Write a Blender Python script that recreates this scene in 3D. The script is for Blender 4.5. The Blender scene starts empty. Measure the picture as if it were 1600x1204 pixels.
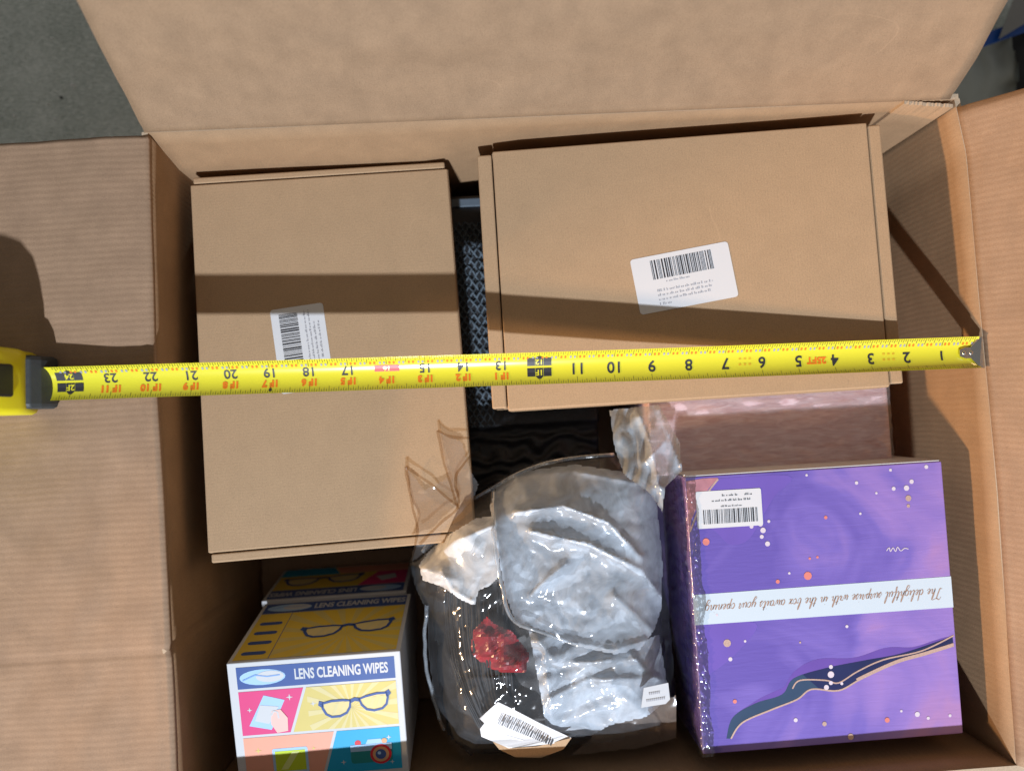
import bpy, bmesh, math, random
from mathutils import Vector, Matrix, Euler, noise

random.seed(7)
IN = 0.0254
HB = 8.5                                   # depth of the carton, inches (local z=0 is its rim)
scene = bpy.context.scene
COL = scene.collection

def W3(p):                                  # inches, rim based -> metres, floor based
    return Vector((p[0]*IN, p[1]*IN, (p[2]+HB)*IN))

# ------------------------------------------------------------------ camera, world, light
CAM_ROT = Euler((0.042, -0.045, -0.060), 'XYZ')
CAM_POS = Vector((8.419, -8.162, 19.968))
F = 1155.0
cam = bpy.data.cameras.new("camera")
cam_o = bpy.data.objects.new("camera", cam)
COL.objects.link(cam_o)
cam_o.location = W3(CAM_POS)
cam_o.rotation_euler = CAM_ROT
cam.sensor_width = 36
cam.lens = F/1600*36
cam.clip_start = 0.01
cam.clip_end = 50
cam.dof.use_dof = True
cam.dof.focus_distance = 20.6*IN
cam.dof.aperture_fstop = 3.4
scene.camera = cam_o

world = bpy.data.worlds.new("World")
scene.world = world
world.use_nodes = True
bg = world.node_tree.nodes["Background"]
bg.inputs[0].default_value = (1.0, 0.95, 0.90, 1)
bg.inputs[1].default_value = 0.175

def lamp(name, pos, power, colour, radius, kind='POINT'):
    l = bpy.data.lights.new(name, kind)
    l.energy = power
    l.color = colour
    l.shadow_soft_size = radius
    o = bpy.data.objects.new(name, l)
    COL.objects.link(o)
    o.location = W3(pos)
    return o
lamp("ceiling_lamp", (1, -75, 60), 315, (0.80, 0.87, 0.98), 0.030)
sl = lamp("side_lamp", (-71, -32, 21), 195, (1.0, 0.62, 0.32), 0.05, 'SPOT')
sl.data.spot_size = math.radians(13.6)
sl.data.spot_blend = 0.5
sl.rotation_euler = (W3((23, -8.5, 2.0))-sl.location).to_track_quat('-Z', 'Y').to_euler()

scene.view_settings.view_transform = 'Standard'
scene.view_settings.look = 'None'
scene.view_settings.exposure = 0.0
scene.view_settings.gamma = 1.0
scene.cycles.transparent_max_bounces = 24
scene.cycles.max_bounces = 10
scene.cycles.use_denoising = True

_RM = CAM_ROT.to_matrix()
def U(x, y, z):
    """where the sight line of photo point (x, y) meets the height z (inches)"""
    d = _RM @ Vector(((x-800)/F, -(y-602)/F, -1.0))
    t = (z-CAM_POS.z)/d.z
    return CAM_POS + d*t

# ------------------------------------------------------------------ materials
def newmat(name):
    m = bpy.data.materials.new(name)
    m.use_nodes = True
    nt = m.node_tree
    b = nt.nodes["Principled BSDF"]
    return m, nt, b

def N(nt, kind, **kw):
    n = nt.nodes.new(kind)
    for k, v in kw.items():
        if k.startswith('i_'):
            n.inputs[k[2:].replace('_', ' ')].default_value = v
        else:
            setattr(n, k, v)
    return n

def plain(name, col, rough=0.5, metal=0.0, spec=0.5, vary=0.06, scale=60, bump=0.0, bscale=200):
    m, nt, b = newmat(name)
    b.inputs['Roughness'].default_value = rough
    b.inputs['Metallic'].default_value = metal
    b.inputs['Specular IOR Level'].default_value = spec
    tc = N(nt, 'ShaderNodeTexCoord')
    nz = N(nt, 'ShaderNodeTexNoise', i_Scale=scale, i_Detail=5.0)
    nt.links.new(tc.outputs['Object'], nz.inputs['Vector'])
    mx = N(nt, 'ShaderNodeMix', data_type='RGBA')
    mx.inputs[6].default_value = tuple(c*(1-vary) for c in col)+(1,)
    mx.inputs[7].default_value = tuple(min(1, c*(1+vary)) for c in col)+(1,)
    nt.links.new(nz.outputs['Fac'], mx.inputs[0])
    nt.links.new(mx.outputs[2], b.inputs['Base Color'])
    if bump:
        n2 = N(nt, 'ShaderNodeTexNoise', i_Scale=bscale, i_Detail=6.0)
        nt.links.new(tc.outputs['Object'], n2.inputs['Vector'])
        bp = N(nt, 'ShaderNodeBump', i_Strength=bump, i_Distance=0.001)
        nt.links.new(n2.outputs['Fac'], bp.inputs['Height'])
        nt.links.new(bp.outputs['Normal'], b.inputs['Normal'])
    return m

def kraft(name, col, flute=0.0, period=0.17, scuff=0.5, mottle=0.08):
    """brown corrugated board. UV in inches: u along the crease, v away from it; flutes run along v."""
    m, nt, b = newmat(name)
    b.inputs['Roughness'].default_value = 0.72
    b.inputs['Specular IOR Level'].default_value = 0.25
    uv = N(nt, 'ShaderNodeUVMap', uv_map='board')
    L = nt.links.new
    fine = N(nt, 'ShaderNodeTexNoise', i_Scale=26.0, i_Detail=6.0, i_Roughness=0.65)
    L(uv.outputs[0], fine.inputs['Vector'])
    big = N(nt, 'ShaderNodeTexNoise', i_Scale=1.3, i_Detail=5.0, i_Roughness=0.6)
    L(uv.outputs[0], big.inputs['Vector'])
    mp = N(nt, 'ShaderNodeMapping')
    mp.inputs['Scale'].default_value = (40, 7, 1)
    mp.inputs['Rotation'].default_value = (0, 0, 0.3)
    L(uv.outputs[0], mp.inputs[0])
    fib = N(nt, 'ShaderNodeTexNoise', i_Scale=1.0, i_Detail=3.0)
    L(mp.outputs[0], fib.inputs['Vector'])
    fr = N(nt, 'ShaderNodeMapRange')
    fr.inputs[1].default_value = 0.30; fr.inputs[2].default_value = 0.42
    fr.inputs[3].default_value = 0.86; fr.inputs[4].default_value = 1.0
    L(fib.outputs['Fac'], fr.inputs[0])
    a = N(nt, 'ShaderNodeMapRange')
    a.inputs[1].default_value = 0.3; a.inputs[2].default_value = 0.7
    a.inputs[3].default_value = 0.86; a.inputs[4].default_value = 1.14
    L(fine.outputs['Fac'], a.inputs[0])
    a2 = N(nt, 'ShaderNodeMapRange')
    a2.inputs[1].default_value = 0.3; a2.inputs[2].default_value = 0.7
    a2.inputs[3].default_value = 1-mottle; a2.inputs[4].default_value = 1+mottle
    L(big.outputs['Fac'], a2.inputs[0])
    m1 = N(nt, 'ShaderNodeMath', operation='MULTIPLY'); L(a.outputs[0], m1.inputs[0]); L(a2.outputs[0], m1.inputs[1])
    m2 = N(nt, 'ShaderNodeMath', operation='MULTIPLY'); L(m1.outputs[0], m2.inputs[0]); L(fr.outputs[0], m2.inputs[1])
    # pale crease scuffs: thin zero-lines of a stretched noise
    sm = N(nt, 'ShaderNodeMapping'); sm.inputs['Scale'].default_value = (0.16, 0.3, 1); sm.inputs['Rotation'].default_value = (0, 0, 0.5)
    L(uv.outputs[0], sm.inputs[0])
    sn = N(nt, 'ShaderNodeTexNoise', i_Scale=1.0, i_Detail=1.5); L(sm.outputs[0], sn.inputs['Vector'])
    sa = N(nt, 'ShaderNodeMath', operation='SUBTRACT'); sa.inputs[1].default_value = 0.5; L(sn.outputs['Fac'], sa.inputs[0])
    sb = N(nt, 'ShaderNodeMath', operation='ABSOLUTE'); L(sa.outputs[0], sb.inputs[0])
    sr = N(nt, 'ShaderNodeMapRange'); sr.inputs[1].default_value = 0.0; sr.inputs[2].default_value = 0.004
    sr.inputs[3].default_value = 0.16*scuff; sr.inputs[4].default_value = 0.0
    L(sb.outputs[0], sr.inputs[0])
    sq = N(nt, 'ShaderNodeTexNoise', i_Scale=0.35, i_Detail=2.0); L(uv.outputs[0], sq.inputs['Vector'])
    sk = N(nt, 'ShaderNodeMapRange'); sk.inputs[1].default_value = 0.52; sk.inputs[2].default_value = 0.62; L(sq.outputs['Fac'], sk.inputs[0])
    sg = N(nt, 'ShaderNodeMath', operation='MULTIPLY'); L(sr.outputs[0], sg.inputs[0]); L(sk.outputs[0], sg.inputs[1])
    m3 = N(nt, 'ShaderNodeMath', operation='ADD'); L(m2.outputs[0], m3.inputs[0]); L(sg.outputs[0], m3.inputs[1])
    h = N(nt, 'ShaderNodeMath', operation='MULTIPLY'); h.inputs[1].default_value = 0.3
    L(fine.outputs['Fac'], h.inputs[0])
    hh = h
    last = m3
    if flute:
        sx = N(nt, 'ShaderNodeSeparateXYZ'); L(uv.outputs[0], sx.inputs[0])
        wob = N(nt, 'ShaderNodeTexNoise', i_Scale=0.9, i_Detail=2.0); L(uv.outputs[0], wob.inputs['Vector'])
        w1 = N(nt, 'ShaderNodeMath', operation='MULTIPLY_ADD'); w1.inputs[1].default_value = 0.10
        L(wob.outputs['Fac'], w1.inputs[0]); L(sx.outputs[0], w1.inputs[2])
        w2 = N(nt, 'ShaderNodeMath', operation='MULTIPLY'); w2.inputs[1].default_value = 2*math.pi/period; L(w1.outputs[0], w2.inputs[0])
        w3 = N(nt, 'ShaderNodeMath', operation='SINE'); L(w2.outputs[0], w3.inputs[0])
        w4 = N(nt, 'ShaderNodeMath', operation='MULTIPLY'); L(w3.outputs[0], w4.inputs[0]); L(big.outputs['Fac'], w4.inputs[1])
        h2 = N(nt, 'ShaderNodeMath', operation='MULTIPLY_ADD'); h2.inputs[1].default_value = flute
        L(w4.outputs[0], h2.inputs[0]); L(h.outputs[0], h2.inputs[2])
        hh = h2
        # the liner is a touch darker where it is glued to the flute tips
        g = N(nt, 'ShaderNodeMath', operation='MULTIPLY_ADD'); g.inputs[1].default_value = 0.07*flute
        L(w4.outputs[0], g.inputs[0]); L(last.outputs[0], g.inputs[2])
        last = g
    cm = N(nt, 'ShaderNodeVectorMath', operation='SCALE'); cm.inputs[0].default_value = col
    L(last.outputs[0], cm.inputs['Scale'])
    L(cm.outputs[0], b.inputs['Base Color'])
    bp = N(nt, 'ShaderNodeBump', i_Strength=0.5, i_Distance=0.0007)
    L(hh.outputs[0], bp.inputs['Height']); L(bp.outputs['Normal'], b.inputs['Normal'])
    return m

def film(name, tint=(1, 1, 1), bstr=.3, haze=0.0, haze_col=(0.8, 0.86, 0.92), rough=0.08, gloss=1.0, base=0.05, scale=30):
    """thin plastic: see-through, with a sheen that grows at grazing angles and an optional milky haze"""
    m = bpy.data.materials.new(name); m.use_nodes = True
    nt = m.node_tree; nt.nodes.clear(); L = nt.links.new
    out = N(nt, 'ShaderNodeOutputMaterial')
    tr = N(nt, 'ShaderNodeBsdfTransparent'); tr.inputs[0].default_value = tint+(1,)
    gl = N(nt, 'ShaderNodeBsdfGlossy', i_Roughness=rough); gl.inputs[0].default_value = (1, 1, 1, 1)
    lw = N(nt, 'ShaderNodeLayerWeight', i_Blend=0.35)
    fm = N(nt, 'ShaderNodeMath', operation='MULTIPLY_ADD'); fm.inputs[1].default_value = 0.5*gloss; fm.inputs[2].default_value = base
    L(lw.outputs['Fresnel'], fm.inputs[0])
    tc = N(nt, 'ShaderNodeTexCoord')
    nz = N(nt, 'ShaderNodeTexNoise', noise_type='RIDGED_MULTIFRACTAL', i_Scale=scale, i_Detail=4.0, i_Roughness=0.5, i_Distortion=0.8); L(tc.outputs['Object'], nz.inputs['Vector'])
    bp = N(nt, 'ShaderNodeBump', i_Strength=bstr, i_Distance=0.0012); L(nz.outputs['Fac'], bp.inputs['Height'])
    L(bp.outputs['Normal'], gl.inputs['Normal']); L(bp.outputs['Normal'], lw.inputs['Normal'])
    body = tr
    if haze > 0:
        df = N(nt, 'ShaderNodeBsdfDiffuse'); df.inputs[0].default_value = haze_col+(1,); L(bp.outputs['Normal'], df.inputs['Normal'])
        tl = N(nt, 'ShaderNodeBsdfTranslucent'); tl.inputs[0].default_value = haze_col+(1,)
        dm = N(nt, 'ShaderNodeMixShader'); dm.inputs[0].default_value = 0.12; L(df.outputs[0], dm.inputs[1]); L(tl.outputs[0], dm.inputs[2])
        hn = N(nt, 'ShaderNodeTexNoise', i_Scale=scale*1.1, i_Detail=7.0, i_Roughness=0.65, i_Distortion=1.5); L(tc.outputs['Object'], hn.inputs['Vector'])
        hr = N(nt, 'ShaderNodeMapRange'); hr.inputs[1].default_value = 0.3; hr.inputs[2].default_value = 0.7
        hr.inputs[3].default_value = haze*0.62; hr.inputs[4].default_value = min(1, haze*1.25)
        L(hn.outputs['Fac'], hr.inputs[0])
        hm = N(nt, 'ShaderNodeMixShader'); L(hr.outputs[0], hm.inputs[0]); L(tr.outputs[0], hm.inputs[1]); L(dm.outputs[0], hm.inputs[2])
        body = hm
    mx = N(nt, 'ShaderNodeMixShader'); L(fm.outputs[0], mx.inputs[0]); L(body.outputs[0], mx.inputs[1]); L(gl.outputs[0], mx.inputs[2])
    L(mx.outputs[0], out.inputs[0])
    return m

K_CARTON = kraft("carton_board", (0.335, 0.218, 0.138), flute=0.24, mottle=0.10)
K_WALL = kraft("carton_wall_board", (0.365, 0.228, 0.126), flute=0.12)
K_SMOOTH = kraft("carton_flap_board", (0.325, 0.211, 0.125), flute=0.08, mottle=0.11, period=0.16, scuff=1.0)
K_MAILER = kraft("mailer_board", (0.445, 0.296, 0.172), flute=0.05, period=0.09, scuff=0.6, mottle=0.035)
K_EDGE = plain("board_cut_edge", (0.50, 0.38, 0.26), 0.85, vary=0.25, scale=900)
M_WHITE = plain("label_paper", (0.70, 0.70, 0.71), 0.45, vary=0.02)
M_INK = plain("black_ink", (0.03, 0.03, 0.035), 0.5)
M_GREYINK = plain("grey_ink", (0.34, 0.34, 0.37), 0.5)
M_DARK = plain("hole_shade", (0.012, 0.010, 0.009), 0.9)
M_YELLOW_BLADE = plain("blade_enamel", (0.74, 0.68, 0.035), 0.22, spec=0.6, vary=0.03)
M_YELLOW = plain("case_plastic", (0.82, 0.72, 0.010), 0.35, vary=0.02)
M_RUBBER = plain("grey_rubber", (0.045, 0.052, 0.055), 0.55, bump=0.3)
M_BLACK = plain("black_plastic", (0.012, 0.012, 0.013), 0.4)
bb = M_YELLOW_BLADE.node_tree.nodes["Principled BSDF"]; bb.inputs["Coat Weight"].default_value = 1.0; bb.inputs["Coat Roughness"].default_value = 0.13
M_ORANGE = plain("orange_ink", (0.80, 0.20, 0.015), 0.4)
M_RED = plain("red_ink", (0.72, 0.03, 0.02), 0.4)
M_STEEL = plain("hook_steel", (0.62, 0.62, 0.60), 0.25, metal=1.0, bump=0.2)

# ------------------------------------------------------------------ building helpers
class MB:
    """collects faces with materials; build() links them as ONE mesh object"""
    def __init__(self, f=None):
        self.v, self.fc, self.mi, self.uv, self.mats, self.f = [], [], [], [], [], f
    def mat(self, m):
        if m not in self.mats: self.mats.append(m)
        return self.mats.index(m)
    def p(self, q):
        return Vector(self.f(q)) if self.f else Vector(q)
    def face(self, pts, m, uv=None):
        i = len(self.v)
        self.v += [self.p(q) for q in pts]
        self.fc.append(list(range(i, i+len(pts)))); self.mi.append(self.mat(m))
        self.uv.append(uv or [(q[0], q[1]) for q in pts])
    def box(self, lo, hi, m):
        x0, y0, z0 = lo; x1, y1, z1 = hi
        c = [(x0,y0,z0),(x1,y0,z0),(x1,y1,z0),(x0,y1,z0),(x0,y0,z1),(x1,y0,z1),(x1,y1,z1),(x0,y1,z1)]
        for f, ax in (((3,2,1,0),(0,1)),((4,5,6,7),(0,1)),((0,1,5,4),(0,2)),((1,2,6,5),(1,2)),((2,3,7,6),(0,2)),((3,0,4,7),(1,2))):
            self.face([c[k] for k in f], m, [(c[k][ax[0]], c[k][ax[1]]) for k in f])
    def poly(self, pts, h, m):
        """flat print: 2-D outline at height h"""
        self.face([(a, b, h) for a, b in pts], m)
    def stroke(self, pts, w, h, m, closed=False):
        P = [Vector(q) for q in pts]; n = len(P); Lf, Rt = [], []
        for k in range(n):
            p0 = P[k-1] if k or closed else P[0]; p1 = P[(k+1) % n] if k < n-1 or closed else P[-1]
            d = p1-p0
            if d.length < 1e-9: d = Vector((1, 0))
            nrm = Vector((-d.y, d.x)).normalized(); wk = (w[k] if isinstance(w, (list, tuple)) else w)/2
            Lf.append(P[k]+nrm*wk); Rt.append(P[k]-nrm*wk)
        for k in range(n if closed else n-1):
            m2 = (k+1) % n
            self.face([tuple(Rt[k])+(h,), tuple(Rt[m2])+(h,), tuple(Lf[m2])+(h,), tuple(Lf[k])+(h,)], m)
    def disc(self, c, r, h, m, n=14, ry=None):
        ry = ry or r
        self.poly([(c[0]+r*math.cos(2*math.pi*k/n), c[1]+ry*math.sin(2*math.pi*k/n)) for k in range(n)], h, m)
    def text(self, s, size, place, m, align='CENTER', bold=0.0, shear=0.0, spacing=1.0, cut=None):
        vs, fs = glyphs(s, size, align, bold, shear, spacing, cut)
        for f in fs:
            self.face([place(*vs[k]) for k in f], m)
    def build(self, name, parent=None, smooth=False, bevel=0.0):
        me = bpy.data.meshes.new(name)
        me.from_pydata([tuple(W3(q)) for q in self.v], [], self.fc)
        for m in self.mats: me.materials.append(m)
        ul = me.uv_layers.new(name='board')
        k = 0
        for i, pl in enumerate(me.polygons):
            pl.material_index = self.mi[i]
            for j in range(len(self.fc[i])):
                ul.data[k].uv = self.uv[i][j]; k += 1
        bm = bmesh.new(); bm.from_mesh(me)
        bmesh.ops.remove_doubles(bm, verts=bm.verts, dist=1e-6)
        if bevel:
            bmesh.ops.bevel(bm, geom=[e for e in bm.edges if len(e.link_faces) == 2 and e.calc_face_angle(0) > 0.6], offset=bevel*IN, segments=3, profile=0.5, affect='EDGES', clamp_overlap=True)
        bm.to_mesh(me); bm.free()
        for pl in me.polygons: pl.use_smooth = smooth
        return link(name, me, parent)

def link(name, me, parent=None):
    o = bpy.data.objects.new(name, me); COL.objects.link(o)
    if parent is not None:
        o.parent = parent
        o.matrix_parent_inverse = Matrix.Translation(parent.location).inverted()
    return o

_gl = {}
def glyphs(s, size, align, bold, shear, spacing, cut):
    key = (s, size, align, bold, shear, spacing, cut)
    if key in _gl: return _gl[key]
    c = bpy.data.curves.new("lettering", 'FONT'); c.body = s; c.size = size
    c.align_x = align; c.align_y = 'CENTER'; c.offset = bold; c.shear = shear; c.space_character = spacing; c.resolution_u = 3
    o = bpy.data.objects.new("lettering", c); COL.objects.link(o)
    me = bpy.data.meshes.new_from_object(o)
    if cut:
        bm = bmesh.new(); bm.from_mesh(me)
        for k in range(-8, 9):
            bmesh.ops.bisect_plane(bm, geom=bm.verts[:]+bm.edges[:]+bm.faces[:], plane_co=(0, k*cut, 0), plane_no=(0, 1, 0))
        bm.to_mesh(me); bm.free()
    r = ([(v.co.x, v.co.y) for v in me.vertices], [list(p.vertices) for p in me.polygons])
    bpy.data.objects.remove(o); bpy.data.meshes.remove(me); bpy.data.curves.remove(c)
    _gl[key] = r
    return r

def tag(o, label, cat, group=None, kind=None):
    if label: o['label'] = label
    if cat: o['category'] = cat
    if group: o['group'] = group
    if kind: o['kind'] = kind
    return o

def thing(name, loc, label, cat, group=None):
    o = bpy.data.objects.new(name, None); COL.objects.link(o)
    o.empty_display_size = 0.02
    o.location = W3(loc)
    return tag(o, label, cat, group)

def sheet(name, parent, fn, nu, nv, mat, thick=0.0, uvs=None, smooth=True, mask=None):
    """a bent sheet: fn(u,v) in 0..1 -> inches; thick > 0 grows it along the far side with closed edges"""
    P = [[Vector(fn(i/nu, j/nv)) for j in range(nv+1)] for i in range(nu+1)]
    V, Fc, UV = [], [], []
    su, sv = uvs or (1, 1)
    def nrm(i, j):
        a = P[min(nu, i+1)][j]-P[max(0, i-1)][j]; b = P[i][min(nv, j+1)]-P[i][max(0, j-1)]
        return a.cross(b).normalized()
    idx = lambda i, j, l=0: l*(nu+1)*(nv+1)+i*(nv+1)+j
    for i in range(nu+1):
        for j in range(nv+1): V.append(P[i][j])
    if thick:
        for i in range(nu+1):
            for j in range(nv+1): V.append(P[i][j]-nrm(i, j)*thick)
    uvp = lambda k: ((k//(nv+1) % (nu+1))/nu*su, (k % (nv+1))/nv*sv)
    mi = []
    for i in range(nu):
        for j in range(nv):
            if mask and not mask((i+.5)/nu, (j+.5)/nv): continue
            Fc.append([idx(i, j), idx(i+1, j), idx(i+1, j+1), idx(i, j+1)]); mi.append(0)
            if thick:
                Fc.append([idx(i, j+1, 1), idx(i+1, j+1, 1), idx(i+1, j, 1), idx(i, j, 1)]); mi.append(0)
    if thick:
        for i in range(nu):
            Fc.append([idx(i, 0, 1), idx(i+1, 0, 1), idx(i+1, 0), idx(i, 0)]); mi.append(0 if name.endswith('flap') else 1)
            Fc.append([idx(i, nv), idx(i+1, nv), idx(i+1, nv, 1), idx(i, nv, 1)]); mi.append(1)
        for j in range(nv):
            Fc.append([idx(0, j), idx(0, j+1), idx(0, j+1, 1), idx(0, j, 1)]); mi.append(1)
            Fc.append([idx(nu, j, 1), idx(nu, j+1, 1), idx(nu, j+1), idx(nu, j)]); mi.append(1)
    me = bpy.data.meshes.new(name)
    me.from_pydata([tuple(W3(v)) for v in V], [], Fc)
    me.materials.append(mat)
    if thick: me.materials.append(K_EDGE)
    ul = me.uv_layers.new(name='board')
    for i, pl in enumerate(me.polygons):
        pl.material_index = mi[i]; pl.use_smooth = smooth and mi[i] == 0
        for li in pl.loop_indices:
            ul.data[li].uv = uvp(me.loops[li].vertex_index)
    return link(name, me, parent)

def nz(x, y, z=0.0):
    return noise.noise(Vector((x, y, z)))
def lerp(a, b, t): return Vector(a)*(1-t)+Vector(b)*t
def interp(pts, t):
    for (t0, a), (t1, b) in zip(pts, pts[1:]):
        if t <= t1: return a+(b-a)*(t-t0)/(t1-t0)
    return pts[-1][1]

# ------------------------------------------------------------------ the floor
def build_floor():
    m, nt, b = newmat("carpet_weave"); L = nt.links.new
    b.inputs['Roughness'].default_value = 0.95; b.inputs['Specular IOR Level'].default_value = 0.1
    tc = N(nt, 'ShaderNodeTexCoord')
    mp = N(nt, 'ShaderNodeMapping'); mp.inputs['Scale'].default_value = (200, 620, 200); mp.inputs['Rotation'].default_value = (0, 0, 0.35); L(tc.outputs['Object'], mp.inputs[0])
    n1 = N(nt, 'ShaderNodeTexNoise', i_Scale=1.0, i_Detail=5.0); L(mp.outputs[0], n1.inputs['Vector'])
    n2 = N(nt, 'ShaderNodeTexNoise', i_Scale=22.0, i_Detail=4.0); L(tc.outputs['Object'], n2.inputs['Vector'])
    ad = N(nt, 'ShaderNodeMath', operation='MULTIPLY_ADD'); ad.inputs[1].default_value = 0.6; L(n2.outputs['Fac'], ad.inputs[0]); L(n1.outputs['Fac'], ad.inputs[2])
    cr = N(nt, 'ShaderNodeValToRGB')
    cr.color_ramp.elements[0].position = 0.60; cr.color_ramp.elements[0].color = (0.50, 0.57, 0.52, 1)
    cr.color_ramp.elements[1].position = 0.95; cr.color_ramp.elements[1].color = (0.90, 0.95, 0.90, 1)
    L(ad.outputs[0], cr.inputs[0]); L(cr.outputs[0], b.inputs['Base Color'])
    bp = N(nt, 'ShaderNodeBump', i_Strength=0.8, i_Distance=0.002); L(n1.outputs['Fac'], bp.inputs['Height']); L(bp.outputs['Normal'], b.inputs['Normal'])
    mb = MB(); s = 160
    mb.face([(-s, -s, -HB), (s, -s, -HB), (s, s, -HB), (-s, s, -HB)], m)
    o = mb.build("carpet_floor"); o['kind'] = 'structure'
    # short pile where the floor shows
    pm = plain("carpet_pile_yarn", (0.78, 0.85, 0.79), 0.95, vary=0.22, scale=160)
    V, Fc = [], []
    rnd = random.Random(3)
    for _ in range(26000):
        x = rnd.uniform(-15, 1); y = rnd.uniform(-1, 12)
        a = 0.35+rnd.gauss(0, 0.5); l = rnd.uniform(.08, .24); w = 0.018
        dx, dy = math.cos(a)*l, math.sin(a)*l
        k = len(V); z0 = -HB-0.01; z1 = -HB+rnd.uniform(.03, .13)
        V += [(x-dy*w/l, y+dx*w/l, z0), (x+dy*w/l, y-dx*w/l, z0), (x+dx, y+dy, z1)]
        Fc.append((k, k+1, k+2))
    me = bpy.data.meshes.new("carpet_pile"); me.from_pydata([tuple(W3(v)) for v in V], [], Fc); me.materials.append(pm)
    o = link("carpet_pile", me); o['kind'] = 'stuff'
    # crumbs on the carpet
    bits = [(113, 133, .09, 'white'), (95, 152, .07, 'black'), (75, 162, .05, 'white'), (144, 211, .06, 'white'), (80, 60, .05, 'white'), (21, 181, .05, 'white'), (85, 185, .04, 'white')]
    lab = {0: "pale flake, largest of the crumbs on the carpet", 1: "black crumb on the grey green carpet", 2: "small white crumb below the black crumb on carpet",
           3: "white crumb right at the edge of the left flap", 4: "thin pale fleck high on the carpet in the top left corner", 5: "pale crumb on carpet near the left edge of the photo", 6: "tiny dull crumb on carpet between black crumb and left flap"}
    CW = plain("white_crumb", (.95, .95, .95), .4, vary=.02)
    for k, (px, py, r, c) in enumerate(bits):
        q = U(px, py, -HB+.06); mb = MB()
        rr = random.Random(k)
        ring = [(q.x+r*rr.uniform(.6, 1.2)*math.cos(t*1.0472), q.y+r*rr.uniform(.5, 1)*math.sin(t*1.0472)) for t in range(6)]
        top = [(x*.5+q.x*.5, y*.5+q.y*.5, -HB+.06+r*.8) for x, y in ring]
        mt = CW if c == 'white' else M_BLACK
        for t in range(6):
            a, b2 = ring[t], ring[(t+1) % 6]
            mb.face([a+(-HB,), b2+(-HB,), top[(t+1) % 6], top[t]], mt)
        mb.face(top, mt)
        tag(mb.build("crumb"), lab[k], "crumb", "crumbs on the carpet")
build_floor()

# ------------------------------------------------------------------ the big carton
BW, BL = 22.5, 18.54
carton = thing("shipping_carton", (11.2, -9.3, -HB), "big open brown corrugated carton filling the picture, flaps folded out", "carton")
TH = 0.16
def wx_left(v):                            # left wall plan: x for y
    return interp([(0, -0.02), (.33, -0.10), (.66, 0.0), (1, 0.02)], v)
def left_x(u, v):
    c = -.05*math.exp(-((u*BL-13.75)/.09)**2)
    return wx_left(u)+c+.05*nz(u*4, v*3, 1)-.15*math.sin(math.pi*v)*math.sin(math.pi*u)
def wx_right(v):
    return interp([(0, 22.38), (.085, 22.59), (.3, 22.60), (.6, 22.66), (1, 22.52)], v)
def build_carton():
    w = 0.05
    def lw(u, v):
        return (left_x(u, v), -BL*u, -.045-(HB-.045)*v)
    sheet("left_wall", carton, lambda u, v: lw(u, v), 150, 14, K_WALL, TH, (BL, HB))
    def rw(u, v):
        return (wx_right(u)+w*nz(u*4, v*3, 2), -BL*u, -.04-(HB-.04)*v)
    sheet("right_wall", carton, lambda u, v: rw(1-u, v), 60, 14, K_WALL, TH, (BL, HB))
    sheet("back_wall", carton, lambda u, v: (22.5-22.62*u, 0.03*nz(u*5, v*3, 3)-.02-.30*min(1, v*4)*max(0, min(1, (u-.55)*8)), -.03-(HB-.03)*v), 40, 12, K_WALL, TH, (BW, HB))
    sheet("front_wall", carton, lambda u, v: (-.2+23.0*u, -BL+.04*nz(u*5, v*3, 4), -HB*v-0.12*(u < .4)*(.4-u)/.4), 40, 12, K_WALL, TH, (BW, HB))
    mb = MB(); mb.box((-.1, -BL-.1, -HB+.003), (22.6, .05, -HB+.14), K_CARTON); mb.build("bottom_panel", carton)
    # glued joint tab inside the back right corner, with its torn upper edge
    rr = random.Random(5)
    jag = [rr.uniform(-.03, .03) for _ in range(40)]
    sheet("joint_tab", carton, lambda u, v: (22.29-1.42*u, -.27+.17*u, (0.0+jag[int(u*30)])*(1-v)-(HB-.3)*v), 30, 6, K_WALL, 0.1, (1.4, HB))
    # flaps -------------------------------------------------
    def flap(name, a, b, dirv, length, amp, seed, mat, bulge=0.0, skew=(0, 0), crease=0):
        a, b, dirv = Vector(a), Vector(b), Vector(dirv).normalized()
        e = (b-a).normalized(); n = e.cross(dirv).normalized()
        def fn(u, v):
            p = a.lerp(b, u)+Vector((wx_right(-a.lerp(b, u).y/BL)-a.lerp(b, u).x, 0, 0))*(name == 'right_flap')+Vector((left_x(-a.lerp(b, u).y/BL, 0)+.01-a.lerp(b, u).x, 0, 0))*(name == 'left_flap')+dirv*length*v + e*(skew[0]*(1-u)+skew[1]*u)*v
            k = v if v < .1 else 1
            ck = -.03*math.exp(-((u*(b-a).length-crease)/.08)**2) if crease else 0
            return p+n*ck+n*(amp*nz(u*5+seed, v*4)+bulge*math.sin(math.pi*u)*v+0.03*nz(u*22, v*14, seed))*min(1, v*8) - n*0.03*math.exp(-((v*length-.12)/.10)**2)
        return sheet(name, carton, fn, 190 if crease else 60, 60, mat, TH, ((b-a).length, length))
    flap("back_flap", (-.1, -.02, -.02), (22.25, -.02, -.02), (0.0, .47, .88), 9.2, .12, 1, K_SMOOTH, 0.1, (0.0, -.25))
    flap("left_flap", (.02, -BL, 0), (-.02, -.1, 0), (-1, 0.0, -.035), 9.2, .10, 2, K_CARTON, crease=4.75)
    flap("right_flap", (22.50, -.25, -.02), (22.52, -BL, -.02), (.56, -.06, .83), 9.2, .10, 3, K_CARTON)
    flap("front_flap", (22.4, -BL-.2, -.1), (0, -BL-.2, -.1), (0, -.12, -1), 8.2, .05, 4, K_CARTON)
build_carton()

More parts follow.
